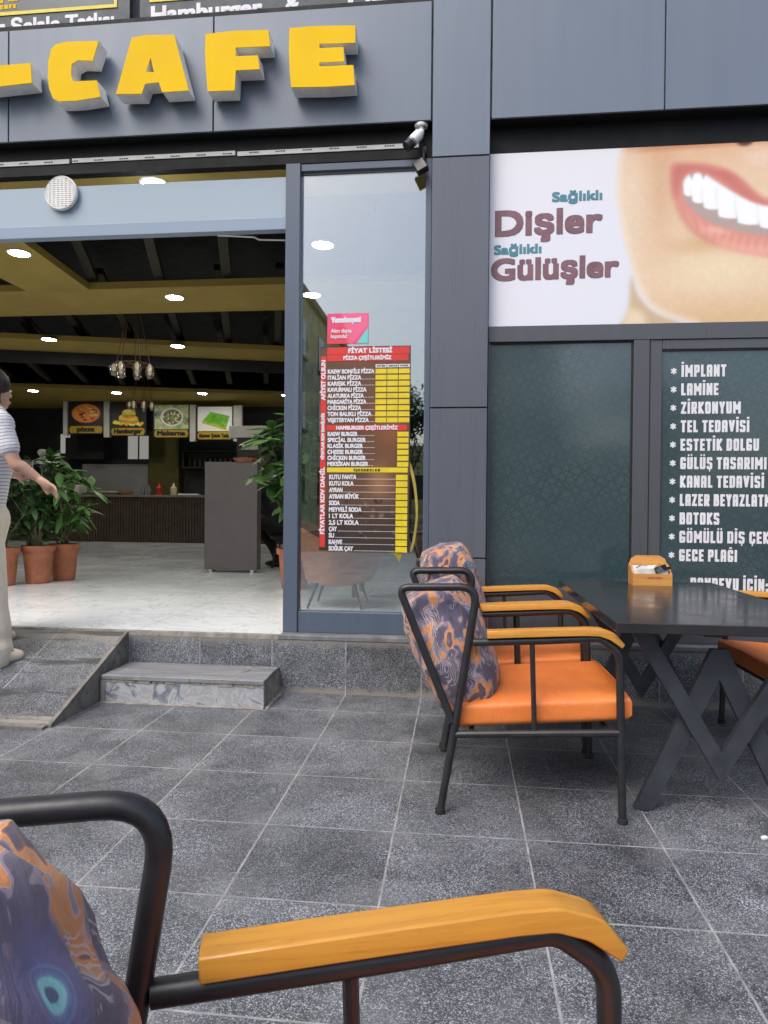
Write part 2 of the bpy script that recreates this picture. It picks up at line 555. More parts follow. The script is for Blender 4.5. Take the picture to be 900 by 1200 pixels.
def print_fabric():
    """busy feathery print: dusky purple, orange, cream strokes and turquoise eyes"""
    t = NT('feather_print_fabric')
    vec = t.coord()
    w = t.noise(vec, 5.0, 3.0, out=1)
    wv = t.n('ShaderNodeVectorMath', {0: w, 1: (0.5, 0.5, 0.5)}, operation='SUBTRACT')
    ws = t.n('ShaderNodeVectorMath', {0: wv.outputs[0], 3: 0.22}, operation='SCALE')
    v2 = t.n('ShaderNodeVectorMath', {0: vec, 1: ws.outputs[0]}, operation='ADD').outputs[0]
    st = t.n('ShaderNodeMapping', {'Vector': v2, 'Scale': (1.1, 1.3, 0.50), 'Rotation': (0.55, 0.1, 0.2)}).outputs[0]
    f = t.noise(st, 13.0, 2.2, 0.5)
    col = t.ramp(f, [(0.28, (0.030, 0.028, 0.060, 1)), (0.40, (0.075, 0.065, 0.115, 1)), (0.475, (0.085, 0.070, 0.12, 1)), (0.485, (0.24, 0.19, 0.24, 1)), (0.52, (0.26, 0.20, 0.24, 1)),
                     (0.528, (0.52, 0.36, 0.29, 1)), (0.54, (0.60, 0.21, 0.045, 1)), (0.61, (0.66, 0.27, 0.07, 1)), (0.622, (0.26, 0.08, 0.03, 1)), (0.64, (0.05, 0.045, 0.08, 1)), (0.76, (0.13, 0.11, 0.17, 1))])
    # cream feather barbs
    b1 = t.n('ShaderNodeTexWave', {'Vector': st, 'Scale': 34.0, 'Distortion': 6.0, 'Detail': 2.0, 'Detail Scale': 1.2})
    area = t.maprange(t.noise(st, 8.5, 2.0), 0.55, 0.58)
    barbs = t.math('MULTIPLY', t.maprange(b1.outputs['Fac'], 0.70, 0.76), area)
    col = t.mix(t.math('MULTIPLY', barbs, 0.55), col, (0.62, 0.56, 0.54, 1))
    # eyes
    vo = t.n('ShaderNodeTexVoronoi', {'Vector': v2, 'Scale': 8.0, 'Randomness': 0.9})
    d = vo.outputs['Distance']
    cs = t.n('ShaderNodeSeparateColor', {0: vo.outputs['Color']})
    on = t.math('GREATER_THAN', cs.outputs[0], 0.62)
    eye = t.ramp(d, [(0.0, (0.03, 0.05, 0.11, 1)), (0.055, (0.03, 0.06, 0.13, 1)), (0.075, (0.10, 0.42, 0.48, 1)), (0.115, (0.14, 0.46, 0.50, 1)),
                     (0.135, (0.07, 0.09, 0.26, 1)), (0.2, (0.10, 0.10, 0.27, 1)), (0.24, (0.55, 0.2, 0.05, 1))])
    col = t.mix(t.math('MULTIPLY', t.maprange(d, 0.25, 0.21), on), col, eye)
    # one large turquoise eye
    ev = t.n('ShaderNodeVectorMath', {0: vec, 1: EYE_AT}, operation='DISTANCE').outputs['Value']
    en = t.math('ADD', ev, t.math('MULTIPLY', t.math('SUBTRACT', t.noise(vec, 30.0, 2.0), 0.5), 0.006))
    ecol = t.ramp(t.math('MULTIPLY', en, 12.0), [(0.0, (0.03, 0.06, 0.13, 1)), (0.06, (0.03, 0.07, 0.16, 1)), (0.085, (0.16, 0.46, 0.48, 1)), (0.15, (0.19, 0.50, 0.50, 1)), (0.185, (0.10, 0.18, 0.34, 1)),
                  (0.24, (0.075, 0.10, 0.25, 1)), (0.27, (0.12, 0.16, 0.32, 1)), (0.30, (0.085, 0.09, 0.23, 1)), (0.55, (0.08, 0.075, 0.17, 1))])
    col = t.mix(t.maprange(en, 0.062, 0.045), col, ecol)
    col = t.mix(0.12, col, (0.30, 0.25, 0.28, 1))
    t.base(col)
    t.rough(0.8)
    t.b.inputs['Sheen Weight'].default_value = 0.15
    wrk = t.noise(t.coord((1, 1, 1)), 7.0, 4.0, 0.6, dist=1.5)
    wv2 = t.noise(vec, 600.0, 1.0)
    t.bump(t.math('ADD', t.math('MULTIPLY', wrk, 1.0), t.math('MULTIPLY', wv2, 0.05)), 0.4, 0.02)
    return t.m


M['print'] = print_fabric()


def table_mat():
    t = NT('worn_black_table_top')
    vec = t.coord()
    f = t.noise(vec, 5.0, 6.0, 0.7)
    col = t.ramp(f, [(0.3, (0.014, 0.014, 0.015, 1)), (0.75, (0.032, 0.032, 0.034, 1))])
    chip = t.noise(t.coord((1, 3, 1), (0, 0, .4)), 34.0, 3.0, 0.6)
    col = t.mix(t.maprange(chip, 0.70, 0.76, 0.0, 0.6), col, (0.28, 0.27, 0.26, 1))
    t.base(col)
    t.rough(t.maprange(f, 0.3, 0.7, 0.11, 0.26))
    return t.m


M['table_top'] = table_mat()
M['terracotta'] = simple('terracotta', (0.36, 0.125, 0.06), 0.65, var=0.2, scale=8, wear=((0.45, 0.25, 0.16, 1), 0.25, 8))
M['soil'] = simple('soil', (0.035, 0.025, 0.018), 0.95, var=0.4, scale=40, bump=0.6)
M['trunk'] = simple('stem_bark', (0.12, 0.10, 0.055), 0.8, var=0.3, scale=20, bump=0.3)


def leaf_mat(name, c1, c2):
    t = NT(name)
    gm = t.n('ShaderNodeNewGeometry')
    f = t.math('ADD', t.math('MULTIPLY', gm.outputs['Random Per Island'], 0.75), t.math('MULTIPLY', t.noise(t.coord(), 12.0, 3.0), 0.3))
    t.base(t.ramp(f, [(0.1, c2), (0.6, c1), (1.0, tuple(min(1, v * 1.6) for v in c1[:3]) + (1,))]))
    t.rough(0.42)
    t.b.inputs['Transmission Weight'].default_value = 0.0
    return t.m


M['leaf'] = leaf_mat('leaf_green', (0.085, 0.20, 0.040, 1), (0.026, 0.080, 0.018, 1))
M['leaf_dark'] = leaf_mat('leaf_dark_green', (0.050, 0.115, 0.030, 1), (0.016, 0.045, 0.013, 1))
M['leaf_tree'] = leaf_mat('tree_leaf', (0.05, 0.10, 0.03, 1), (0.02, 0.05, 0.015, 1))


def marble():
    t = NT('polished_marble_floor')
    vec = t.coord()
    w = t.noise(vec, 1.2, 5.0, 0.6, dist=1.5)
    vein = t.math('ABSOLUTE', t.math('SUBTRACT', t.noise(vec, 1.7, 7.0, 0.65, dist=2.2), 0.5))
    col = t.ramp(w, [(0.3, (0.80, 0.85, 0.87, 1)), (0.7, (0.86, 0.91, 0.92, 1))])
    col = t.mix(t.maprange(vein, 0.0, 0.018, 0.45, 0.0), col, (0.28, 0.30, 0.31, 1))
    sp = t.n('ShaderNodeSeparateXYZ', {0: vec})
    line = None
    for s_, off in ((sp.outputs[0], 0.18), (sp.outputs[1], 0.55)):
        q = t.math('ABSOLUTE', t.math('SUBTRACT', t.math('FRACT', t.math('ADD', t.math('DIVIDE', s_, 1.2), 20.0 + off)), 0.5))
        l = t.maprange(q, 0.0016, 0.003, 1, 0)
        line = l if line is None else t.math('MAXIMUM', line, l)
    col = t.mix(t.math('MULTIPLY', line, 0.6), col, (0.22, 0.23, 0.23, 1))
    t.base(col)
    t.rough(t.maprange(w, 0.3, 0.7, 0.08, 0.2))
    return t.m


M['marble'] = marble()
M['mustard'] = simple('mustard_paint', (0.36, 0.255, 0.055), 0.7, var=0.08, scale=2)
M['black_paint'] = simple('black_ceiling', (0.013, 0.013, 0.013), 0.75, var=0.3)
M['rafter'] = simple('dark_rafter', (0.034, 0.027, 0.016), 0.7, var=0.3, stretch=(8, 1, 8))
M['dark_wall'] = simple('dark_wall', (0.022, 0.026, 0.028), 0.6, var=0.2, scale=3)
M['pale_wall'] = simple('pale_wall', (0.30, 0.31, 0.31), 0.6, var=0.08, scale=2)
M['olive'] = simple('olive_wall', (0.09, 0.085, 0.012), 0.7)
M['counter'] = simple('counter_front', (0.060, 0.048, 0.036), 0.6, var=0.2)
M['counter_top'] = simple('counter_top', (0.20, 0.19, 0.18), 0.35, var=0.2)
M['cabinet'] = simple('grey_laminate', (0.125, 0.113, 0.113), 0.45, var=0.06)
M['white_plastic'] = simple('white_plastic', (0.82, 0.81, 0.78), 0.4, var=0.06)
M['off_white'] = simple('off_white', (0.58, 0.57, 0.53), 0.55, var=0.08)
M['black_plastic'] = simple('black_plastic', (0.012, 0.012, 0.014), 0.4)
M['steel'] = simple('brushed_steel', (0.30, 0.29, 0.27), 0.35, metal=1.0)
M['lamp'] = emit('lamp_disc', (1.0, 0.95, 0.86, 1), 85.0)
M['window_glow'] = emit('kitchen_opening_glow', (1.0, 0.98, 0.92, 1), 0.13)  # glow put into the flat hatch openings, no lamp is modelled there
M['red'] = simple('red_print', (0.62, 0.035, 0.03), 0.45, var=0.06)
M['decal'] = simple('faded_yellow_decal', (0.34, 0.28, 0.05), 0.5, var=.2)
M['price_yellow'] = simple('yellow_print', (0.70, 0.56, 0.02), 0.45, var=0.08, scale=14)
M['paper'] = simple('white_paper', (0.75, 0.75, 0.75), 0.7, var=0.05)
M['blackink'] = simple('black_print', (0.02, 0.018, 0.016), 0.5)
M['poster_purple'] = simple('purple_print', (0.20, 0.10, 0.125), 0.55, var=0.18, scale=8)
M['poster_teal'] = simple('teal_print', (0.07, 0.23, 0.30), 0.55, var=0.08)
M['red_plastic'] = simple('red_plastic', (0.5, 0.02, 0.02), 0.4)
M['brown_wood'] = wood_mat('dark_walnut', (0.13, 0.055, 0.025, 1), (0.08, 0.03, 0.015, 1), 0.4, 2)
M['brown_leather'] = simple('brown_leather', (0.30, 0.11, 0.05), 0.45, var=0.2)


def print_mat(name, rough=0.4):
    t = NT(name)
    a = t.n('ShaderNodeAttribute', attribute_name='ink')
    t.base(a.outputs['Color'])
    t.rough(rough)
    return t.m


M['ink'] = print_mat('printed_sheet', 0.42)


# ------------------------------------------------------------------ lettering and printed sheets
GL = {
 'A': [1, [(0, 0), (0, .85), (.15, 1), (.85, 1), (1, .85), (1, 0)], [(0, .4), (1, .4)]],
 'B': [1, [(0, 0), (0, 1), (.76, 1), (.9, .88), (.9, .64), (.76, .52), (0, .52)], [(.76, .52), (1, .4), (1, .12), (.86, 0), (0, 0)]],
 'C': [1, [(1, .76), (1, .87), (.86, 1), (.14, 1), (0, .87), (0, .13), (.14, 0), (.86, 0), (1, .13), (1, .24)]],
 'D': [1, [(0, 0), (0, 1), (.8, 1), (1, .85), (1, .15), (.8, 0), (0, 0)]],
 'E': [.85, [(1, 1), (0, 1), (0, 0), (1, 0)], [(0, .5), (.85, .5)]],
 'F': [.85, [(1, 1), (0, 1), (0, 0)], [(0, .5), (.85, .5)]],
 'G': [1, [(1, .82), (1, .88), (.86, 1), (.14, 1), (0, .87), (0, .13), (.14, 0), (.86, 0), (1, .13), (1, .40), (.62, .40)]],
 'H': [1, [(0, 0), (0, 1)], [(1, 0), (1, 1)], [(0, .5), (1, .5)]],
 'I': [0, [(0, 0), (0, 1)]],
 'K': [1, [(0, 0), (0, 1)], [(1, 1), (.12, .5), (1, 0)]],
 'L': [.8, [(0, 1), (0, 0), (1, 0)]],
 'M': [1.35, [(0, 0), (0, 1), (.5, .35), (1, 1), (1, 0)]],
 'N': [1.05, [(0, 0), (0, 1), (1, 0), (1, 1)]],
 'O': [1, [(.14, 0), (0, .13), (0, .87), (.14, 1), (.86, 1), (1, .87), (1, .13), (.86, 0), (.14, 0)]],
 'P': [1, [(0, 0), (0, 1), (.85, 1), (1, .88), (1, .55), (.85, .43), (0, .43)]],
 'R': [1, [(0, 0), (0, 1), (.85, 1), (1, .88), (1, .57), (.85, .46), (0, .46)], [(.5, .46), (1, 0)]],
 'S': [1, [(1, .9), (.9, 1), (.14, 1), (0, .87), (0, .64), (.14, .52), (.86, .48), (1, .36), (1, .13), (.86, 0), (.1, 0), (0, .1)]],
 'T': [.95, [(0, 1), (1, 1)], [(.5, 1), (.5, 0)]],
 'U': [1, [(0, 1), (0, .13), (.14, 0), (.86, 0), (1, .13), (1, 1)]],
 'V': [1.05, [(0, 1), (.5, 0), (1, 1)]],
 'W': [1.5, [(0, 1), (.25, 0), (.5, .75), (.75, 0), (1, 1)]],
 'Y': [1, [(0, 1), (.5, .45), (1, 1)], [(.5, .45), (.5, 0)]],
 'Z': [.95, [(0, 1), (1, 1), (0, 0), (1, 0)]],
 '1': [.35, [(0, .8), (1, 1), (1, 0)]],
 '2': [.95, [(0, .75), (0, 1), (1, 1), (1, .6), (0, 0), (1, 0)]],
 '5': [.95, [(1, 1), (0, 1), (0, .55), (1, .55), (1, 0), (0, 0), (0, .2)]],
 '*': [1, [(.5, 1), (.5, 0)], [(0, .78), (1, .22)], [(0, .22), (1, .78)]],
 '.': [0, [(0, 0), (0, .03)]], ',': [0, [(0, .02), (0, -.15)]], '-': [.6, [(0, .45), (1, .45)]],
 ';': [0, [(0, .02), (0, -.15)], [(0, .5), (0, .55)]],
}
BASE = {'Ç': 'C', 'Ğ': 'G', 'İ': 'I', 'Ö': 'O', 'Ş': 'S', 'Ü': 'U'}


def stroke_text(mb, body, x0, z, h, y, width=None, t=.2, wf=.5, gap=.13, xdir=Vector((1, 0, 0)), zdir=Vector((0, 0, 1))):
    """flat block capitals of height h with its left end at x0 and base line at z (plane Y = y)"""
    quads, pen = [], 0.0

    def seg(a, b, w, sx, ext):
        ax, ay = t / 2 + a[0] * (sx - t), t / 2 + a[1] * (1 - t)
        bx, by = t / 2 + b[0] * (sx - t), t / 2 + b[1] * (1 - t)
        dx, dy = bx - ax, by - ay
        L = math.hypot(dx, dy) or 1e-6
        dx, dy = dx / L, dy / L
        e0, e1 = ext
        ax -= dx * e0; ay -= dy * e0; bx += dx * e1; by += dy * e1
        nx, ny = -dy * w / 2, dx * w / 2
        quads.append([(pen + ax + nx, ay + ny), (pen + ax - nx, ay - ny), (pen + bx - nx, by - ny), (pen + bx + nx, by + ny)])

    for ch in body:
        if ch == ' ':
            pen += wf * .55; continue
        b = BASE.get(ch, ch)
        g = GL.get(b)
        if g is None: continue
        sx = max(t, wf * g[0])
        for line in g[1:]:
            n = len(line)
            for i in range(n - 1):
                a, c = line[i], line[i + 1]
                e = t * .5 if (a[0] == c[0] or a[1] == c[1]) and n > 2 else t * .22
                e0 = e if i > 0 else (0 if b in '*.,' else t * .5)
                e1 = e if i < n - 2 else (0 if b in '*.,' else t * .5)
                seg(a, c, t * (.9 if b == '*' else 1), sx, (min(e0, t * .5), min(e1, t * .5)))
        if ch in 'İ': quads.append([(pen, 1.1), (pen + t, 1.1), (pen + t, 1.1 + t * .8), (pen, 1.1 + t * .8)])
        if ch in 'ÖÜ':
            for q in (.12, .62):
                quads.append([(pen + sx * q, 1.09), (pen + sx * (q + .26), 1.09), (pen + sx * (q + .26), 1.09 + t * .8), (pen + sx * q, 1.09 + t * .8)])
        if ch == 'Ğ': quads.append([(pen + sx * .22, 1.09), (pen + sx * .78, 1.09), (pen + sx * .7, 1.09 + t * .7), (pen + sx * .3, 1.09 + t * .7)])
        if ch in 'ÇŞ': quads.append([(pen + sx * .42, -.2), (pen + sx * .62, -.2), (pen + sx * .66, .02), (pen + sx * .42, .02)])
        pen += sx + gap
    pen -= gap
    k = (width / pen) if width else h
    org = Vector((x0, y, z))
    for i, q in enumerate(quads):
        off = Vector((0, -0.00005 * (i % 31), 0)) if abs(xdir.y) < .5 else Vector((0, 0, 0))
        mb.bm.faces.new([mb.bm.verts.new(org + off + xdir * (p[0] * k) + zdir * (p[1] * h)) for p in q])
    return pen * k


_fcache = {}


def _font_mesh(body):
    if body in _fcache: return _fcache[body]
    c = bpy.data.curves.new('lettering', 'FONT')
    c.body = body
    c.fill_mode = 'FRONT'
    c.resolution_u = 4
    o = bpy.data.objects.new('lettering', c)
    C.objects.link(o)
    bpy.context.view_layer.update()
    me = bpy.data.meshes.new_from_object(o.evaluated_get(bpy.context.evaluated_depsgraph_get()))
    vs = [tuple(v.co) for v in me.vertices]
    fs = [tuple(p.vertices) for p in me.polygons]
    bpy.data.objects.remove(o); bpy.data.curves.remove(c); bpy.data.meshes.remove(me)
    _fcache[body] = (vs, fs)
    return vs, fs


def font_text(mb, body, x0, x1, z, cap, y, bold=0.0, rot=0.0, up=False):
    """flat lower case lettering between x0 and x1, capitals of height cap"""
    vs, fs = _font_mesh(body)
    H = _font_mesh('H')[0]
    ch = max(v[1] for v in H) - min(v[1] for v in H)
    a, b = min(v[0] for v in vs), max(v[0] for v in vs)
    kx, kz = (x1 - x0 - 2 * bold) / (b - a), cap / ch
    offs = [(0, 0)] + ([(-bold, -bold), (bold, -bold), (-bold, bold), (bold, bold), (bold, 0), (-bold, 0), (0, bold), (0, -bold)] if bold else [])
    for i, (ox, oz) in enumerate(offs):
        if up:    # reads upwards: x0..x1 run along Z, z is the base line's X
            nv = [mb.bm.verts.new((z - v[1] * kz - oz, y - 0.00015 * i, x0 + bold + (v[0] - a) * kx + ox)) for v in vs]
        else:
            nv = [mb.bm.verts.new((x0 + bold + (v[0] - a) * kx + ox, y - 0.00015 * i, z + v[1] * kz + oz + rot * (v[0] - a) * kx)) for v in vs]
        for f in fs:
            try: mb.bm.faces.new([nv[k] for k in f])
            except ValueError: pass


def pip(poly, X, Y):
    ins = np.zeros(X.shape, bool)
    n = len(poly)
    for i in range(n):
        x1, y1 = poly[i]; x2, y2 = poly[(i + 1) % n]
        if y1 == y2: continue
        c = ((y1 > Y) != (y2 > Y)) & (X < (x2 - x1) * (Y - y1) / (y2 - y1) + x1)
        ins ^= c
    return ins


def blur(a, r):
    if r < 1: return a
    for _ in range(2):
        for ax in (0, 1):
            p = [(0, 0)] * a.ndim
            p[ax] = (r + 1, r)
            c = np.cumsum(np.pad(a, p, mode='edge'), axis=ax)
            if ax == 0: a = (c[2 * r + 1:] - c[:-2 * r - 1]) / (2 * r + 1)
            else: a = (c[:, 2 * r + 1:] - c[:, :-2 * r - 1]) / (2 * r + 1)
    return a


def sm(poly, n=5):
    """closed Catmull-Rom through an outline"""
    out = []
    L = len(poly)
    for i in range(L):
        p0, p1, p2, p3 = [np.array(poly[(i + k - 1) % L], float) for k in range(4)]
        for s in range(n):
            t = s / n
            out.append(tuple(.5 * (2 * p1 + (p2 - p0) * t + (2 * p0 - 5 * p1 + 4 * p2 - p3) * t * t + (3 * p1 - p0 - 3 * p2 + p3) * t ** 3)))
    return out


class Paint:
    """a raster in which a printed picture is drawn; it becomes point colours of a fine flat grid"""
    def __init__(s, w, h, x0, x1, y0, y1, bgc):
        s.w, s.h = w, h
        s.X, s.Y = np.meshgrid(np.linspace(x0, x1, w), np.linspace(y0, y1, h))
        s.px = w / (x1 - x0)
        s.a = np.zeros((h, w, 3)) + np.array(bgc, float)
        s.r = np.random.RandomState(3)

    def mask(s, poly, soft=0.0):
        m = np.zeros(s.X.shape)
        d = 1.0 / s.px
        for ox in (-.33, 0, .33):
            for oy in (-.33, 0, .33):
                m += pip(poly, s.X + ox * d, s.Y + oy * d)
        return blur(m / 9.0, int(round(soft * s.px)))

    def lay(s, m, col):
        c = np.array(col, float) if not isinstance(col, np.ndarray) else col
        s.a = s.a * (1 - m[..., None]) + c * m[..., None]

    def ell(s, cx, cy, rx, ry, col, soft=0.0, ang=0.0, op=1.0, clip=None):
        p = [(cx + rx * math.cos(t) * math.cos(ang) - ry * math.sin(t) * math.sin(ang), cy + rx * math.cos(t) * math.sin(ang) + ry * math.sin(t) * math.cos(ang)) for t in np.linspace(0, 2 * PI, 28)[:-1]]
        m = s.mask(p, soft) * op
        if clip is not None: m = m * clip
        s.lay(m, col)

    def mottled(s, m, cols, cell):
        r = np.zeros(s.X.shape)
        for k in (cell, cell / 2, cell / 4):
            n = max(1, int(k * s.px))
            q = s.r.rand(s.h // n + 2, s.w // n + 2)
            q = np.kron(q, np.ones((n, n)))[:s.h, :s.w]
            r += blur(q, max(1, n // 2)) * k
        r = (r - r.min()) / (r.max() - r.min())
        c = np.array(cols, float)
        t = r * (len(cols) - 1)
        i = np.clip(t.astype(int), 0, len(cols) - 2)
        f = (t - i)[..., None]
        s.lay(m, c[i] * (1 - f) + c[i + 1] * f)

    def build(s, name, x0, x1, z0, z1, y, parent, mat=None):
        w, h = s.w, s.h
        xs, zs = np.linspace(x0, x1, w), np.linspace(z1, z0, h)
        wl = wloc(parent) if parent else Vector((0, 0, 0))
        co = np.zeros((h, w, 3))
        co[..., 0] = xs[None, :] - wl.x; co[..., 1] = y - wl.y; co[..., 2] = zs[:, None] - wl.z
        idx = np.arange(h * w).reshape(h, w)
        f = np.stack([idx[:-1, :-1], idx[1:, :-1], idx[1:, 1:], idx[:-1, 1:]], -1).reshape(-1, 4)
        me = bpy.data.meshes.new(name)
        me.from_pydata(co.reshape(-1, 3), [], f.tolist())
        v = np.clip(s.a / 255.0, 0, 1)
        v = np.where(v <= .04045, v / 12.92, ((v + .055) / 1.055) ** 2.4)
        at = me.color_attributes.new('ink', 'FLOAT_COLOR', 'POINT')
        buf = np.ones((h * w, 4), np.float32)
        buf[:, :3] = v.reshape(-1, 3)
        at.data.foreach_set('color', buf.ravel())
        return put(name, me, mat or M['ink'], parent, smooth=False)


def B(parent, name, mat, *boxes, bev=0.0, smooth=False):
    mb = MB()
    for b in boxes: mb.box(*b, bev=bev)
    return mb.build(name, mat, parent, smooth=smooth)


# ------------------------------------------------------------------ ground
gm = MB()
gm.sheet([-60, -12, -6, 0, 6, 12, 60], [-8, -4, 0, 4.2, 9], lambda x, y: 0.0)
tag(gm.build('pavement', M['pavement'], smooth=False), 'dark speckled granite tile pavement with pale joints', 'pavement', kind='structure')
gm = MB()
gm.sheet([-400, -60, -20, 20, 60, 400], [-400, -60, -20, -7.9], lambda x, y: -0.12)
tag(gm.build('road', M['road'], smooth=False), 'grey asphalt street in front of the shops', 'road', kind='structure')
gm = MB()
gm.sheet([-400, -9.5, 9.5, 400], [-7.9, 400], lambda x, y: -0.14)
tag(gm.build('ground', M['road'], smooth=False), 'plain ground beyond the pavement', 'ground', kind='structure')

# ramp up to the door, left of the step
RX0, RX1, RY0, RY1, RZ = -4.4, -2.062, 3.32, 4.122, 0.34
gm = MB()
gm.quad((RX0, RY0, 0.012), (RX1 - .02, RY0, 0.012), (RX1 - .02, RY1, RZ), (RX0, RY1, RZ))
ramp = gm.build('ramp', M['ramp'], smooth=False)
tag(ramp, 'sloping granite ramp with dark worn bands up to the cafe floor', 'ramp', kind='structure')
gm = MB()
p = [(RX1 - .02, RY0 - .02, 0), (RX1 - .02, RY1, 0), (RX1 - .02, RY1, RZ + .006), (RX1 - .02, RY0 - .02, .018)]
q = [(RX1 + .002, y, z) for _, y, z in p]
for a in (p, q): gm.bm.faces.new([gm.bm.verts.new(v) for v in a])
for i in range(4):
    j = (i + 1) % 4
    gm.quad(p[i], q[i], q[j], p[j])
gm.box(RX0, RX1 - .021, RY0 - .06, RY0 - .001, 0.001, 0.014)
gm.build('ramp_edge', simple('dirty_mortar', (.20, .19, .165), .9, var=.4, scale=14, bump=.5, bscale=90, wear=((.07, .066, .06, 1), .42, 7)), ramp, smooth=False, world=False)

# ------------------------------------------------------------------ the building
WY, GY = 4.123, 4.25
bld = thing('shop_building', 'grey clad shop building with an open cafe front and a dark dental clinic window', 'building', (0, WY, 0))
CX0, CX1 = -0.187, 0.155
pl = MB()
pl.box(-12, 12, WY, 4.5, -0.1, 0.322)
pl.build('plinth', M['plinth'], bld, smooth=False)
B(bld, 'plinth_coping', M['coping'], (-1.098, 12, WY - .004, 4.36, 0.3225, 0.352), bev=.004)
mb = MB()
mb.box(-12, -1.1, WY - .002, WY + .03, 0.3225, 0.3485)
for k in range(26):
    x = random.uniform(-2.05, 0.6); w_ = random.uniform(.03, .14)
    if -2.06 < x < -1.1: pass
mb.build('mortar_joint', M['mortar'], bld, smooth=False)

# fascia: separate cladding panels with open joints
xs = [-8.3, -6.95, -5.594, -4.242, -2.89, -1.538, -0.192]
for a, b in zip(xs, xs[1:]):
    B(bld, 'fascia_panel', M['panel'], (a + .004, b - .004, 4.14, 4.16, 3.447, 4.152), bev=.002)
xs = [0.160, 1.146, 2.5, 3.85, 5.2]
for a, b in zip(xs, xs[1:]):
    B(bld, 'fascia_panel', M['panel'], (a + .004, b - .004, 4.14, 4.16, 3.437, 5.4), bev=.002)
B(bld, 'fascia_backing', M['gap'], (-8.3, CX0, 4.161, 4.24, 3.46, 4.14), (CX1, 5.2, 4.161, 4.24, 3.46, 5.4))
B(bld, 'soffit', M['soffit'], (-8.3, CX0, 4.1415, 4.28, 3.441, 3.4468), (CX1, 5.2, 4.1415, 4.28, 3.431, 3.4365))
B(bld, 'lintel', M['soffit'], (-8.3, CX0, 4.215, 4.28, 3.262, 3.4405), (CX1, 5.2, 4.232, 4.28, 3.262, 3.4305))
cz = [0.353, 0.838, 1.733, 3.222, 5.4]
for a, b in zip(cz, cz[1:]):
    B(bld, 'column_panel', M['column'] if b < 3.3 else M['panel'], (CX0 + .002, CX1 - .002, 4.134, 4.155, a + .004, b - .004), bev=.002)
B(bld, 'column_core', M['gap'], (CX0 + .004, CX1 - .004, 4.156, 4.5, 0.353, 5.4))
# shell round the rooms, upper storeys
B(bld, 'outer_wall', M['pale_wall'], (-12.2, -12, 4.3, 18, 0, 9), (12, 12.2, 4.3, 18, 0, 9), (-12, 12, 17.8, 18, 0, 9),
  (-12, -8.31, 4.15, 4.3, 0, 9), (5.21, 12, 4.15, 4.3, 0, 9))
B(bld, 'upper_storey', M['pale_wall'], (-12, 12, 4.42, 4.6, 4.3, 9))
B(bld, 'roof', M['black_paint'], (-12.2, 12.2, 4.4, 18, 9, 9.2), (-12, 12, 4.281, 17.8, 4.155, 4.28))

# cafe window and door frame
wf = MB()
wf.box(-1.094, -1.002, 4.205, 4.295, 0.3525, 3.2605, bev=.003)
wf.box(-0.226, -0.189, 4.215, 4.295, 0.3525, 3.2605, bev=.003)
wf.box(-1.0018, -0.2262, 4.215, 4.29, 0.3525, 0.484, bev=.003)
wf.box(-1.0018, -0.2262, 4.22, 4.29, 3.215, 3.2605, bev=.003)
wind = wf.build('shop_window', M['frame'], bld, smooth=False)
B(wind, 'pane', M['glass'], (-1.001, -0.227, 4.254, 4.262, 0.4845, 3.2145))
hd = B(bld, 'door_header', M['header'], (-8.3, -1.095, 4.248, 4.31, 2.948, 3.198))
B(hd, 'header_rail', M['header_rail'], (-8.3, -1.095, 4.236, 4.30, 2.868, 2.946), bev=.003)
B(hd, 'track_groove', M['soffit'], (-2.06, -1.6, 4.244, 4.2475, 2.94, 2.9475))

# dental clinic front
dc = MB()
for b in ((0.157, 5.2, 2.131, 2.226), (0.157, 5.2, 0.3525, 0.662)):
    dc.box(b[0], b[1], 4.19, 4.28, b[2], b[3], bev=.003)
for x0, x1, y0 in ((0.157, 0.170, 4.196), (1.004, 1.094, 4.19), (1.099, 1.166, 4.198), (2.45, 2.6, 4.19), (3.9, 4.0, 4.19)):
    dc.box(x0, x1, y0, 4.28, 0.6622, 2.1308, bev=.003)
dc.box(1.1665, 2.4498, 4.198, 4.28, 2.074, 2.1306, bev=.003)
dfr = dc.build('clinic_window', M['frame_dark'], bld, smooth=False)
for x0, x1, z1 in ((0.1705, 1.0035, 2.1305), (1.167, 2.4495, 2.0735), (2.601, 3.899, 2.1305)):
    B(dfr, 'pane', M['film'], (x0, x1, 4.214, 4.225, 0.6625, z1))
B(dfr, 'gasket', M['gasket'], (0.1705, 1.0035, 4.204, 4.2135, 2.122, 2.1304), (0.9955, 1.0035, 4.204, 4.2135, .663, 2.121),
  (1.167, 2.449, 4.204, 4.2135, 2.066, 2.0733), (1.0945, 1.0985, 4.2, 4.21, .6625, 2.130))
B(bld, 'clinic_wall', M['dark_wall'], (0.156, 5.2, 4.281, 4.35, 0.3525, 3.26))

# step in front of the threshold
st = thing('step', 'low grey stone step with a mottled blue marble face below the cafe door', 'step', (-1.57, 3.95, 0))
t = NT('mottled_marble_face')
v_ = t.coord((1, 1, 1))
f_ = t.noise(v_, 9.0, 6.0, 0.62, dist=1.6)
c_ = t.ramp(f_, [(0.30, (0.09, 0.11, 0.145, 1)), (0.42, (0.20, 0.22, 0.25, 1)), (0.50, (0.42, 0.43, 0.44, 1)), (0.58, (0.30, 0.31, 0.33, 1)), (0.68, (0.40, 0.375, 0.33, 1))])
t.base(c_); t.rough(0.55)
M['marble_face'] = t.m
t = NT('weathered_step_stone')
v_ = t.coord()
f_ = t.math('ADD', t.math('MULTIPLY', t.noise(t.coord((.8, 6, 6)), 3.0, 6.0, .65, dist=.5), .6), t.math('MULTIPLY', t.noise(v_, 160.0, 3.0), .4))
c_ = t.ramp(f_, [(.32, (.10, .102, .108, 1)), (.5, (.20, .205, .215, 1)), (.68, (.31, .31, .31, 1))])
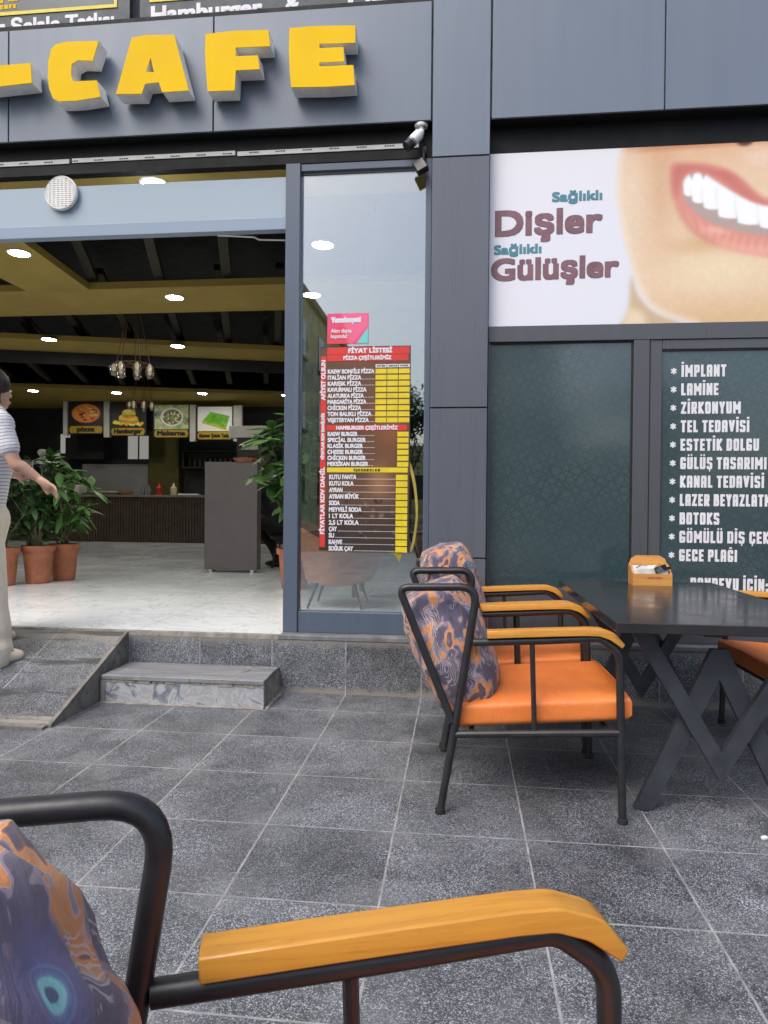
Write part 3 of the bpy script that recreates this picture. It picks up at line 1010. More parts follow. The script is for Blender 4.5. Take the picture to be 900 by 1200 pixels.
c_ = t.mix(t.maprange(t.noise(v_, 6.0, 7.0, .7, dist=1.), .56, .66, 0, .6), c_, (.33, .30, .255, 1))
c_ = t.mix(t.maprange(t.noise(v_, 5.0, 7.0, .7, dist=1.), .60, .68, 0, .7), c_, (.05, .05, .05, 1))
t.base(c_); t.rough(.6); t.bump(f_, .2, .004)
M['tread'] = t.m
for b_ in ((-2.046, -1.084, 3.765, 3.895, 0.132, 0.158), (-2.046, -1.092, 3.899, 4.118, 0.132, 0.156)): B(st, 'tread', M['tread'], b_, bev=.003)
B(st, 'riser', M['marble_face'], (-2.046, -1.088, 3.774, 3.80, 0.001, 0.1315))
for a_, b_ in ((-1.115, -1.0875), (-2.046, -2.02)): B(st, 'end_slab', M['mortar'], (a_, b_, 3.801, 4.12, 0.001, 0.1315))
mb = MB()
x = -2.05
while x < -1.09:
    w_ = random.uniform(.03, .11)
    mb.box(x, min(x + w_, -1.087), 3.770, 3.7737, random.uniform(.112, .126), .1318)
    x += w_ * .9
mb.box(-2.05, -1.07, 3.742, 3.7735, 0.001, 0.006); mb.box(-1.087, -1.06, 3.745, 4.118, .001, .006)
mb.box(-2.05, -2.025, 3.766, 3.7735, .006, .126)
mb.build('mortar_joint', M['mortar'], st, smooth=False)

# ------------------------------------------------------------------ cafe room
FZ, CZ = 0.352, 3.30
gm = MB(); gm.sheet([-12, -8, -4, 0.1], [4.153, 8, 12, 17.8], lambda x, y: FZ - .002)
tag(gm.build('floor', M['marble'], smooth=False), 'polished pale marble floor of the cafe', 'floor', kind='structure')


def struct(name, mat, *boxes):
    mb = MB()
    for b in boxes: mb.box(*b)
    o = mb.build(name, mat, smooth=False)
    o['kind'] = 'structure'
    return o


struct('wall_back', M['dark_wall'], (-12, 0.1, 14.9, 15.0, FZ, 4.15))
struct('wall_right', M['pale_wall'], (-0.17, -0.05, 4.5, 14.9, FZ, 4.15))
struct('wall_left', M['dark_wall'], (-11.9, -11.8, 4.4, 14.9, FZ, 4.15))
def slab(mb, quad_, z0, z1):
    lo = [mb.bm.verts.new((x, y, z0)) for x, y in quad_]
    hi = [mb.bm.verts.new((x, y, z1)) for x, y in quad_]
    mb.bm.faces.new(lo[::-1]); mb.bm.faces.new(hi)
    for k in range(4):
        mb.bm.faces.new((lo[k], lo[(k + 1) % 4], hi[(k + 1) % 4], hi[k]))


def band2(x): return 8.5 + (x + 5.9) * .286
def band3(x): return 12.1 + (x + 8.2) * .25


mb = MB()
slab(mb, [(-11.8, 4.32), (-.2, 4.32), (-.2, 4.75), (-11.8, 4.75)], CZ, CZ + .07)
slab(mb, [(-11.8, 6.62), (-.2, 6.62), (-.2, 7.50), (-11.8, 7.50)], CZ, CZ + .07)
slab(mb, [(-9, band2(-9)), (-1.4, band2(-1.4)), (-1.4, band2(-1.4) + .78), (-9, band2(-9) + .78)], CZ + .0004, CZ + .07)
slab(mb, [(-11.8, band3(-11.8)), (-.2, band3(-.2)), (-.2, 14.9), (-11.8, 14.9)], CZ + .0002, CZ + .07)
slab(mb, [(-4.42, 4.7501), (-3.55, 4.7501), (-3.75, 6.6199), (-4.42, 6.6199)], CZ + .0006, CZ + .07)
slab(mb, [(-1.95, 7.5001), (-.2, 7.5001), (-.2, 14.0), (-1.399, 14.0), (-1.399, 9.2)][:1] + [(-.2, 7.5001), (-.2, 13.9), (-2.3, 12.5)], CZ + .0010, CZ + .07)
slab(mb, [(-11.8, 7.5002), (-9.0, 7.5002), (-9.0, 11.5), (-11.8, 11.0)], CZ + .0012, CZ + .07)
slab(mb, [(-11.8, 4.9), (-4.6, 4.9), (-4.6, 6.6), (-11.8, 6.6)], CZ + .17, CZ + .19)
ceil = mb.build('ceiling', M['mustard'], smooth=False)
ceil['kind'] = 'structure'
struct('ceiling_recess', M['black_paint'], (-11.8, -.2, 4.4, 14.9, CZ + .72, CZ + .76))
for k in range(13):
    x = -9.0 + k * 0.70
    mb = MB()
    for y0, y1, sl in ((4.60, 6.66, .27), (7.45, 9.6, .16), (9.3, 12.6, .10)):
        d = Vector((-.28, 1, -sl)).normalized()
        L_ = (y1 - y0) / d.y
        c_ = Vector((x + (.25 if y0 < 5 else 0), y0, CZ + .10 + sl * (y1 - y0)))
        s_ = Vector((1, .28, 0)).normalized(); n_ = s_.cross(d)
        v = [mb.bm.verts.new(c_ + d * (L_ * a) + s_ * (.045 * b) + n_ * (.07 * c)) for a in (0, 1) for b in (-1, 1) for c in (0, 1)]
        for f in ((0, 1, 3, 2), (4, 6, 7, 5), (0, 4, 5, 1), (2, 3, 7, 6), (0, 2, 6, 4), (1, 5, 7, 3)): mb.bm.faces.new([v[i] for i in f])
    tag(mb.build('ceiling_beam', M['rafter'], smooth=False), kind='structure')
mb = MB()
slab(mb, [(-9, band2(-9) + .781), (-1.4, band2(-1.4) + .781), (-1.4, band2(-1.4) + .83), (-9, band2(-9) + .83)], CZ - .17, CZ + .1)
drop = mb.build('ceiling_drop', M['black_paint'], smooth=False)
drop['kind'] = 'structure'


# ------------------------------------------------------------------ big channel letters on the fascia
LET = {
 'C': ([(-2.494, 3.957), (-2.415, 3.969), (-2.214, 3.96), (-2.253, 3.841), (-2.348, 3.851), (-2.388, 3.832), (-2.392, 3.763), (-2.377, 3.724), (-2.226, 3.723), (-2.201, 3.621), (-2.355, 3.606), (-2.473, 3.608), (-2.51, 3.631), (-2.533, 3.688), (-2.543, 3.758), (-2.541, 3.856), (-2.522, 3.931)], []),
 'A': ([(-2.003, 3.967), (-1.919, 3.976), (-1.736, 3.966), (-1.643, 3.627), (-1.81, 3.627), (-1.831, 3.687), (-1.918, 3.683), (-1.939, 3.624), (-2.103, 3.632)], [[(-1.884, 3.839), (-1.863, 3.751), (-1.911, 3.754)]]),
 'F': ([(-1.541, 3.958), (-1.373, 3.965), (-1.154, 3.957), (-1.145, 3.86), (-1.355, 3.865), (-1.354, 3.815), (-1.218, 3.811), (-1.207, 3.729), (-1.354, 3.73), (-1.359, 3.612), (-1.525, 3.616), (-1.537, 3.738), (-1.544, 3.861)], []),
 'E': ([(-1.029, 3.959), (-0.876, 3.961), (-0.636, 3.948), (-0.634, 3.847), (-0.848, 3.855), (-0.847, 3.83), (-0.705, 3.828), (-0.698, 3.744), (-0.847, 3.746), (-0.847, 3.724), (-0.646, 3.719), (-0.636, 3.602), (-0.818, 3.602), (-1.015, 3.611), (-1.024, 3.694), (-1.031, 3.828)], []),
 'dash': ([(-3.02, 3.848), (-2.80, 3.852), (-2.656, 3.853), (-2.648, 3.732), (-2.85, 3.722), (-3.02, 3.716)], []),
}
sign = thing('channel_letter_sign', 'big yellow block letters reading CAFE with pale sides on the grey fascia', 'sign', (-1.8, 4.14, 3.6))
for k, (pl_, ho) in LET.items():
    nm = 'dash' if k == 'dash' else 'letter'
    b = MB(); b.prism(pl_, 4.018, 4.118, ho)
    o = b.build(nm, M['return'], sign, smooth=False)
    f = MB(); f.prism(pl_, 4.012, 4.0175, ho)
    f.build('letter_face' if nm == 'letter' else 'dash_face', M['yellow'], o, smooth=False)
    s_ = MB()
    cx = sum(p[0] for p in pl_) / len(pl_)
    for x in (cx - .12 if nm == 'letter' else cx, cx - .1 if nm == 'letter' else cx + .1):
        s_.tube([(x, 4.117, 3.79), (x, 4.1405, 3.79)], .006, 6)
    s_.build('stud', M['steel'], o)

# picture boards above the fascia (only their feet show over its edge)
M['board'] = simple('board_blue_black', (0.035, 0.05, 0.06), 0.5, var=0.1)
for nm, x0, x1, txt, kind in (('a', -4.3, -2.165, None, 0), ('b', -2.095, -0.2, None, 1)):
    t_ = thing('picture_board', 'dark menu board above the fascia with white writing ' + ('about dessert and a yellow logo' if kind == 0 else 'reading Hamburger and Pizza'), 'sign', ((x0 + x1) / 2, 4.3, 4.16), group='picture boards above the fascia')
    B(t_, 'board', M['board'], (x0, x1, 4.305, 4.33, 4.16, 5.2))
    fr = MB()
    xa, xb, za = (-4.2, -2.25, 4.372) if kind == 0 else (-2.03, -0.75, 4.388)
    fr.box(xa, xb, 4.30, 4.3045, za, za + .022); fr.box(xb - .02, xb, 4.3005, 4.3045, za + .0225, 5.1); fr.box(xa, xa + .02, 4.3005, 4.3045, za + .0225, 5.1)
    fr.build('picture_border', M['price_yellow'], t_, smooth=False)
    P_ = Paint(120, 60, 0, 120, 0, 60, (70, 80, 84) if kind == 0 else (90, 60, 50))
    P_.mottled(np.ones(P_.X.shape), [(60, 70, 74), (96, 104, 106)] if kind == 0 else [(60, 40, 40), (150, 90, 60), (80, 84, 90)], 12)
    P_.build('picture', xa + .021, xb - .021, za + .0225, 5.1, 4.3038, t_)
    w_ = MB()
    if kind == 0:
        font_text(w_, 'Katmer Şelale Tatlısı', -3.46, -2.27, 4.252, .092, 4.304, .005)
    else:
        font_text(w_, 'Hamburger', -2.02, -1.28, 4.258, .10, 4.304, .006)
        font_text(w_, '&', -1.13, -1.04, 4.275, .085, 4.304, .005)
        font_text(w_, 'Pizza', -0.73, -0.30, 4.29, .115, 4.304, .006)
    w_.build('lettering', M['vinyl_white'], t_, smooth=False, normals=False)
    if kind == 0:
        w_ = MB()
        stroke_text(w_, 'KAEW', -3.28, 4.455, .12, 4.3025, .36, t=.27)
        stroke_text(w_, 'CAFE', -3.07, 4.415, .028, 4.3025, .12, t=.27)
        w_.build('logo', M['yellow'], t_, smooth=False, normals=False)
t_ = thing('light_strip', 'thin pale strip with small black print under the fascia', 'light strip', (-1.7, 4.2, 3.335))
B(t_, 'strip', M['off_white'], (-8.2, -2.52, 4.2085, 4.2145, 3.328, 3.356), (-2.50, -1.42, 4.2085, 4.2145, 3.331, 3.358), (-1.405, -.27, 4.2085, 4.2145, 3.324, 3.351))
mb = MB()
x = -3.2
while x < -.35:
    stroke_text(mb, 'NEON', x, 3.337, .008, 4.2078, .06, t=.24)
    x += .17
mb.build('printing', M['blackink'], t_, smooth=False, normals=False)

# ------------------------------------------------------------------ clinic poster
def TP(x, y):
    k = (x - 575) / 325.0
    yt, yb = 180 - 17 * k, 384 - 10 * k
    return (x, 180 + (y - yt) / (yb - yt) * 204)


def TZ(p):   # enlarged view (factor 900/330 from 570,160) to picture coordinates
    return TP(570 + p[0] / 2.727, 160 + p[1] / 2.727)


P_ = Paint(480, 206, 575, 1110, 180, 384, (222, 224, 232))
one = np.ones(P_.X.shape)
top = np.clip((250 - P_.Y) / 80, 0, 1)
P_.lay(top * .5, (226, 222, 222))
nk = P_.mask(sm([TZ(p) for p in [(478, 440), (500, 500), (560, 560), (700, 620), (430, 640), (470, 560)]]), 2)
P_.lay(nk, (200, 176, 140))
P_.lay(P_.mask([TZ(p) for p in [(430, 640), (478, 540), (520, 560), (545, 640)]], 3), (226, 208, 178))
face = P_.mask(sm([TZ(p) for p in [(450, 20), (436, 80), (432, 160), (440, 240), (455, 320), (478, 400), (500, 470), (540, 530), (600, 565), (700, 590), (900, 600), (1200, 560), (1420, 300), (1430, 0), (900, -60), (460, -60)]]), 2.6)
skin = np.array((226, 198, 166), float) * one[..., None]
def mixa(a, m, c): return a * (1 - m[..., None]) + np.array(c, float) * m[..., None]
U = (P_.X - 570) * 2.727; V = (P_.Y - 160) * 2.727
V = V + (U / 900.) * 30
skin = mixa(skin, np.clip((190 - V) / 140, 0, 1) * .65, (216, 160, 116))
skin = mixa(skin, np.clip((95 - V) / 30, 0, 1) * .9, (178, 98, 56))
skin = mixa(skin, np.exp(-((U - 470) / 45.) ** 2) * .5, (226, 208, 186))
skin = mixa(skin, np.exp(-((U - 570) / 45.) ** 2 - ((V - 200) / 150.) ** 2) * .45, (196, 148, 108))
skin = mixa(skin, np.exp(-((U - 760) / 160.) ** 2 - ((V - 470) / 60.) ** 2) * .85, (232, 214, 178))
skin = mixa(skin, np.exp(-((U - 700) / 120.) ** 2 - ((V - 390) / 26.) ** 2) * .45, (196, 156, 104))
skin = mixa(skin, np.clip((V - 530) / 90, 0, 1) * .6, (206, 172, 122))
skin = mixa(skin, np.exp(-((U - 880) / 60.) ** 2 - ((V - 130) / 30.) ** 2) * .8, (232, 206, 184))
g_ = P_.r.rand(*P_.X.shape); g_ = blur(g_, 1)
skin = skin * (1 + (g_[..., None] - .5) * .10)
P_.lay(face, skin)
edge = blur(face, 4); rim = np.clip(edge * (1 - edge) * 4, 0, 1) * face * (U < 700)
P_.lay(rim * .5, (240, 226, 206))
for c in ((830, 8), (1010, 0)): P_.ell(*TZ(c), 9, 5, (70, 28, 18), 1.2)
P_.lay(P_.mask(sm([TZ(p) for p in [(600, 84), (640, 78), (720, 80), (800, 110), (900, 190), (1000, 160), (1120, 110), (1190, 90), (1180, 200), (1090, 330), (980, 380), (880, 372), (780, 352), (690, 310), (630, 240), (604, 170)]]), 2.6), (216, 146, 130))
P_.lay(P_.mask(sm([TZ(p) for p in [(640, 290), (720, 320), (850, 345), (980, 340), (1080, 290), (1030, 345), (900, 368), (780, 350), (690, 312)]]), 4) * .9, (238, 178, 158))
P_.lay(P_.mask(sm([TZ(p) for p in [(606, 96), (650, 84), (720, 92), (790, 120), (760, 128), (690, 105), (640, 120), (616, 200)]]), 3) * .8, (190, 104, 96))
P_.lay(P_.mask(sm([TZ(p) for p in [(760, 100), (810, 122), (900, 200), (1000, 178), (1100, 130), (1000, 200), (900, 214), (830, 186), (770, 140)]]), 3) * .7, (194, 106, 98))
P_.lay(P_.mask(sm([TZ(p) for p in [(606, 150), (625, 215), (680, 290), (760, 342), (690, 318), (630, 250)]]), 3) * .6, (198, 122, 106))
mouth = P_.mask(sm([TZ(p) for p in [(634, 160), (655, 118), (700, 112), (760, 148), (830, 190), (900, 214), (990, 200), (1070, 160), (1110, 140), (1090, 230), (1010, 300), (900, 308), (800, 290), (720, 262), (660, 215)]]), .8)
P_.lay(mouth, (176, 160, 152))
tx = 641
for i, (w_, top_, bot) in enumerate([(26, 128, 184), (36, 124, 206), (46, 124, 226), (60, 130, 254), (68, 150, 274), (60, 172, 286), (58, 188, 300), (60, 200, 306), (60, 196, 296), (58, 176, 282), (50, 160, 258), (40, 150, 230)]):
    p = [(tx, top_ + 8), (tx + w_ * .5, top_ - 22), (tx + w_, top_ + 8), (tx + w_ * 1.0, bot - 14), (tx + w_ * .86, bot), (tx + w_ * .2, bot - 3), (tx + w_ * .02, bot - 20)]
    P_.lay(P_.mask(sm([TZ(q) for q in p]), .5) * mouth, (243, 244, 247))
    P_.lay(P_.mask([TZ(q) for q in [(tx + w_ - 4, top_ + 30), (tx + w_ + 2, top_ + 30), (tx + w_ + 2, bot - 12), (tx + w_ - 3, bot - 12)]], .8) * mouth * .55, (190, 190, 196))
    tx += w_
lipm = P_.mask(sm([TZ(p) for p in [(630, 230), (690, 300), (800, 345), (900, 362), (1010, 345), (1100, 290), (1010, 312), (900, 318), (800, 302), (690, 262)]]), 2)
st_ = np.sin(U * .22 + np.sin(V * .05) * 2) * .5 + .5
P_.lay(lipm * st_ * .18, (255, 214, 196))
P_.lay(lipm * np.exp(-((U - 760) / 50.) ** 2 - ((V - 345) / 14.) ** 2) * .6, (248, 206, 190))
t_ = thing('clinic_poster', 'large white dental poster with a smiling mouth and purple writing', 'poster', (1.3, 4.21, 2.23))
PX1 = 0.161 + (1110 - 575) / 206.3
B(t_, 'sheet_backing', M['vinyl_white'], (0.158, PX1, 4.2085, 4.23, 2.2265, 3.2615))
P_.a = blur(P_.a, 1) * .6 + P_.a * .4
P_.build('printed_picture', 0.159, PX1, 2.2265, 3.2610, 4.2075, t_)


def PW(x, y):
    p = TP(x, y)
    return 0.161 + (p[0] - 575) / 206.3, 3.261 - (p[1] - 180) / 196.2


for body, (xa, yb), (xb, _), cap, bold, mt in (
        ('Sağlıklı', (650, 234.8), (710, 0), .051, .0034, 'poster_teal'), ('Dişler', (581, 275.5), (711, 0), .140, .0078, 'poster_purple'),
        ('Sağlıklı', (580, 297.5), (638, 0), .050, .0034, 'poster_teal'), ('Gülüşler', (577, 328), (731, 0), .120, .0074, 'poster_purple')):
    x0, z = PW(xa, yb); x1, _ = PW(xb, yb)
    mb = MB(); font_text(mb, body, x0, x1, z, cap, 4.2062, bold, rot=0.010)
    mb.build('lettering', M[mt], t_, smooth=False, normals=False)

# list on the clinic glass
t_ = thing('clinic_price_lettering', 'white block letter list of dental treatments stuck on dark green glass', 'window lettering', (1.3, 4.214, 0.7))
mb = MB()
Z0, DZ = 1.915, 0.1078
for i, s_ in enumerate(['İMPLANT', 'LAMİNE', 'ZİRKONYUM', 'TEL TEDAVİSİ', 'ESTETİK DOLGU', 'GÜLÜŞ TASARIMI', 'KANAL TEDAVİSİ', 'LAZER BEYAZLATMA', 'BOTOKS', 'GÖMÜLÜ DİŞ ÇEKİMİ', 'GECE PLAĞI']):
    z = Z0 - i * DZ
    stroke_text(mb, '*', 1.216, z + .012, .046, 4.2128, .040, t=.22, wf=.85)
    k_ = 1.06 if s_.startswith('GÖM') else .96 if s_.startswith('LAZ') else 1.0
    stroke_text(mb, s_, 1.279, z, .070, 4.2128, t=.2, wf=.45 * k_, gap=.1 * k_)
stroke_text(mb, 'RANDEVU İÇİN;', 1.345, Z0 - 11 * DZ - .06, .072, 4.2128, t=.2, wf=.45, gap=.1)
mb.build('lettering', M['vinyl_white'], t_, smooth=False, normals=False)

# ------------------------------------------------------------------ price list on the cafe window
t_ = thing('price_list', 'tall brown price list board with red headings and yellow price boxes on the cafe window', 'menu board', (-0.59, 4.25, 0.86))
MX0, MX1, MZ0, MZ1 = -0.875, -0.312, 0.863, 2.133
P_ = Paint(60, 130, 0, 60, 0, 130, (74, 48, 34))
P_.mottled(np.ones(P_.X.shape), [(52, 34, 26), (92, 62, 42), (110, 72, 46)], 26)
P_.lay(np.exp(-((P_.X - 48) / 12.) ** 2 - ((P_.Y - 52) / 16.) ** 2) * .8, (140, 84, 46))
P_.lay(np.exp(-((P_.X - 40) / 9.) ** 2 - ((P_.Y - 86) / 12.) ** 2) * .7, (176, 128, 82))
P_.lay(np.clip((P_.Y - 92) / 30, 0, 1) * .8, (44, 38, 34))
for k in range(26):
    P_.ell(random.uniform(12, 52), random.uniform(96, 122), random.uniform(.8, 2.2), random.uniform(.5, 1.3), random.choice([(26, 18, 14), (90, 72, 60), (120, 100, 86)]), .3, random.uniform(0, 3))
B(t_, 'board', M['blackink'], (MX0, MX1, 4.2465, 4.2525, MZ0, MZ1))
P_.build('printed_background', MX0 + .004, MX1 - .003, MZ0 + .006, MZ1 - .006, 4.2462, t_)
for b_ in ((-.872, -.838, 0.885, 2.075), (-.832, -.318, 2.083, 2.128), (-.832, -.326, 2.042, 2.081), (-.832, -.330, 1.612, 1.645)):
    B(t_, 'red_heading', M['red'], (b_[0], b_[1], 4.2448, 4.2460, b_[2], b_[3]))
rows = [1.966 - i * .0377 for i in range(9)]
for z in rows:
    for a, b in ((-.528, -.460), (-.455, -.389), (-.384, -.316)):
        B(t_, 'price_box', M['price_yellow'], (a, b, 4.2448, 4.2460, z - .003, z + .026))
brow = [1.578 - i * .0372 for i in range(6)]
for z in brow: B(t_, 'price_box', M['price_yellow'], (-.389, -.320, 4.2448, 4.2460, z - .004, z + .025))
B(t_, 'yellow_heading', M['price_yellow'], (-.828, -.324, 4.2448, 4.2460, 1.352, 1.382))
drow = [1.310 - i * .0405 for i in range(12)]
for z in drow: B(t_, 'price_box', M['price_yellow'], (-.396, -.324, 4.2448, 4.2460, z - .006, z + .028))
for a, b in ((-.528, -.460), (-.455, -.389), (-.384, -.316)): B(t_, 'white_box', M['paper'], (a, b, 4.2448, 4.2460, 2.000, 2.020))
mb = MB()
yy = 4.2443
font_text(mb, 'FİYAT LİSTESİ', -.700, -.425, 2.093, .026, yy, .0022)
font_text(mb, 'PİZZA ÇEŞİTLERİMİZ', -.730, -.43, 2.051, .021, yy, .0016)
font_text(mb, 'HAMBURGER ÇEŞİTLERİMİZ', -.772, -.387, 1.618, .021, yy, .0016)
for s_, z in zip(['KAEW BONFİLE PİZZA', 'ITALİAN PİZZA', 'KARIŞIK PİZZA', 'KAVURMALI PİZZA', 'ALATURKA PİZZA', 'MARGARİTA PİZZA', 'CHİCKEN PİZZA', 'TON BALIKLI PİZZA', 'VEJETERYAN PİZZA'], rows):
    w_ = .0163 * len(s_)
    font_text(mb, s_, -.828, -.828 + min(w_, .294), z, .024, yy, .0016)
    if s_ not in ('KAEW BONFİLE PİZZA', 'KAVURMALI PİZZA'):
        x = -.828 + w_ + .004
        while x < -.536: mb.box(x, x + .005, yy, yy + .0004, z, z + .004); x += .0105
for s_, z in zip(['KAEW BURGER', 'SPECİAL BURGER', 'KLASİK BURGER', 'CHEESE BURGER', 'CHİCKEN BURGER', 'MEKSİKAN BURGER'], brow):
    w_ = .0172 * len(s_)
    font_text(mb, s_, -.826, -.826 + w_, z, .024, yy, .0016)
    x = -.826 + w_ + .004
    while x < -.535: mb.box(x, x + .005, yy, yy + .0004, z, z + .004); x += .0105
for s_, z in zip(['KUTU FANTA', 'KUTU KOLA', 'AYRAN', 'AYRAN BÜYÜK', 'SODA', 'MEYVELİ SODA', '1 LT KOLA', '2,5 LT KOLA', 'ÇAY', 'SU', 'KAHVE', 'SOĞUK ÇAY'], drow):
    w_ = .0172 * len(s_)
    font_text(mb, s_, -.814, -.814 + w_, z, .026, yy, .0016)
    x = -.814 + w_ + .006
    while x < -.402: mb.box(x, x + .006, yy, yy + .0004, z - .001, z + .002); x += .0085
for s_, z0, w_, h in (('FİYATLAR KDV DAHİL', .965, .42, .024), ('FİYATLAR KDV DAHİLDİR', 1.432, .29, .016), ('AFİYET OLSUN', 1.80, .25, .024)):
    font_text(mb, s_, z0, z0 + w_, -.8435 if h > .02 else -.848, h, yy, .0018, up=True)
mb.build('lettering', M['vinyl_white'], t_, smooth=False, normals=False)
mb = MB()
stroke_text(mb, 'İÇECEKELER', -.660, 1.358, .016, yy, .165, t=.22)
for s_, x in (('BÜYÜK', -.520), ('ORTA', -.446), ('KÜÇÜK', -.377)): stroke_text(mb, s_, x, 2.005, .010, yy, .052, t=.2)
mb.build('dark_lettering', M['blackink'], t_, smooth=False, normals=False)

# pink sticker
t_ = thing('window_sticker', 'small pink and turquoise sticker with white writing on the window above the price list', 'sticker', (-0.705, 4.25, 2.15))
P_ = Paint(90, 66, 0, 90, 0, 66, (222, 70, 120))
P_.lay(P_.mask([(0, 66), (0, 40), (46, 20), (60, 66)], 2), (224, 60, 82))
P_.lay(P_.mask([(30, 0), (90, 0), (90, 26), (58, 66), (46, 66)], 3) * .7, (236, 116, 152))
P_.lay(P_.mask([(64, 66), (90, 30), (90, 66)], 1), (110, 206, 196))
P_.build('printed_sheet', -.834, -.576, 2.152, 2.340, 4.2515, t_)
mb = MB()
font_text(mb, 'Yemeksepeti', -.812, -.622, 2.285, .030, 4.2508, .0035, rot=.01)
font_text(mb, 'Akın daysa', -.812, -.680, 2.222, .022, 4.2508, .001)
font_text(mb, 'kapında!', -.812, -.708, 2.188, .022, 4.2508, .001)
mb.build('lettering', M['vinyl_white'], t_, smooth=False, normals=False)

# yellow decal behind the list
mb = MB()
mb.prism(sm([(-.318, 1.44), (-.278, 1.31), (-.258, 1.12), (-.272, .95), (-.292, .872), (-.304, .872), (-.285, .97), (-.272, 1.11), (-.292, 1.29), (-.330, 1.42)], 4), 4.2526, 4.2534)
mb.prism([(-.440, .862), (-.400, .845), (-.372, .795), (-.352, .862)], 4.2526, 4.2534)
tag(mb.build('window_decal', M['decal'], smooth=False), 'yellow curved decal peeking out from behind the price list', 'decal')

# vent, camera, lamp, cable
t_ = thing('vent_grille', 'round white vent grille on the pale panel above the cafe door', 'vent', (-2.58, 4.24, 3.145))
mb = MB(); mb.lathe([(.10, .02), (.108, .014), (.112, -.004), (.104, -.014), (.098, -.010)], (-2.58, 4.222, 3.145), 32, 'y', cap=False); mb.build('rim', M['white_plastic'], t_)
mb = MB(); mb.lathe([(.096, .028), (.096, .004)], (-2.58, 4.22, 3.145), 24, 'y'); mb.build('duct', M['black_plastic'], t_)
mb = MB()
for i in range(-7, 8):
    z = i * .0132
    w_ = math.sqrt(max(0, .098 ** 2 - z * z))
    if w_ > .02: mb.box(-2.58 - w_, -2.58 + w_, 4.210, 4.218, 3.145 + z - .0042, 3.145 + z + .0042)
for i in range(-3, 4):
    x = i * .027
    w_ = math.sqrt(.098 ** 2 - x * x)
    mb.box(-2.58 + x - .004, -2.58 + x + .004, 4.2085, 4.2165, 3.145 - w_, 3.145 + w_)
mb.build('grille', M['white_plastic'], t_, smooth=False)

t_ = thing('security_camera', 'white bullet security camera hanging under the fascia beside the column', 'camera', (-0.26, 4.18, 3.44))
mb = MB(); mb.lathe([(.02, -.012), (.045, -.016), (.048, -.004), (.048, 0.0)], (-.255, 4.18, 3.441), 24); mb.build('mount_base', M['white_plastic'], t_)
mb = MB(); mb.tube(fillet([(-.255, 4.18, 3.43), (-.252, 4.17, 3.39), (-.268, 4.14, 3.352)], .02), .019, 12); mb.ball((-.256, 4.168, 3.382), .024, 14); mb.build('bracket', M['white_plastic'], t_)
ax = Vector((-.60, -.30, -.74)).normalized()
c0 = Vector((-.262, 4.150, 3.366))
mb = MB(); mb.tube([c0, c0 + ax * .008, c0 + ax * .10, c0 + ax * .104], [.03, .037, .037, .033], 18); bdy = mb.build('body', M['white_plastic'], t_)
cam_thing = t_
mb = MB(); mb.tube([c0 + ax * .1045, c0 + ax * .15, c0 + ax * .152], [.036, .036, .032], 18); mb.build('lens_hood', M['black_plastic'], bdy)
mb = MB(); mb.tube([c0 + ax * .086, c0 + ax * .1043], [.0385, .0385], 18); mb.build('ring', M['steel'], bdy)

t_ = thing('flood_lamp', 'small black square lamp hanging from the lintel in front of the window', 'lamp', (-0.24, 4.17, 3.26))
mb = MB(); mb.tube(fillet([(-.235, 4.214, 3.31), (-.235, 4.17, 3.29), (-.238, 4.165, 3.215)], .02), .010, 8); mb.box(-.25, -.22, 4.20, 4.2148, 3.285, 3.335); mb.build('bracket', M['black_plastic'], t_)
mb = MB(); mb.box(-.305, -.215, 4.13, 4.185, 3.11, 3.215, bev=.006, rot=None)
R_ = Matrix.Translation((-.26, 4.158, 3.162)) @ Matrix.Rotation(rad(-28), 4, 'Y') @ Matrix.Rotation(rad(-20), 4, 'X') @ Matrix.Translation((.26, -4.158, -3.162))
mb.xf(R_); mb.build('housing', M['black_plastic'], t_, smooth=False)
t_.scale = (.8, .8, .8); cam_thing.scale = (.85, .85, .85)
mb = MB()
mb.tube(fillet([(-1.6, 4.40, 2.91), (-1.33, 4.33, 2.862), (-1.30, 4.33, 2.845), (-1.10, 4.33, 2.835)], .01), .005, 6)
tag(mb.build('cable', M['white_plastic']), 'thin white cable under the door header beside the window post', 'cable')

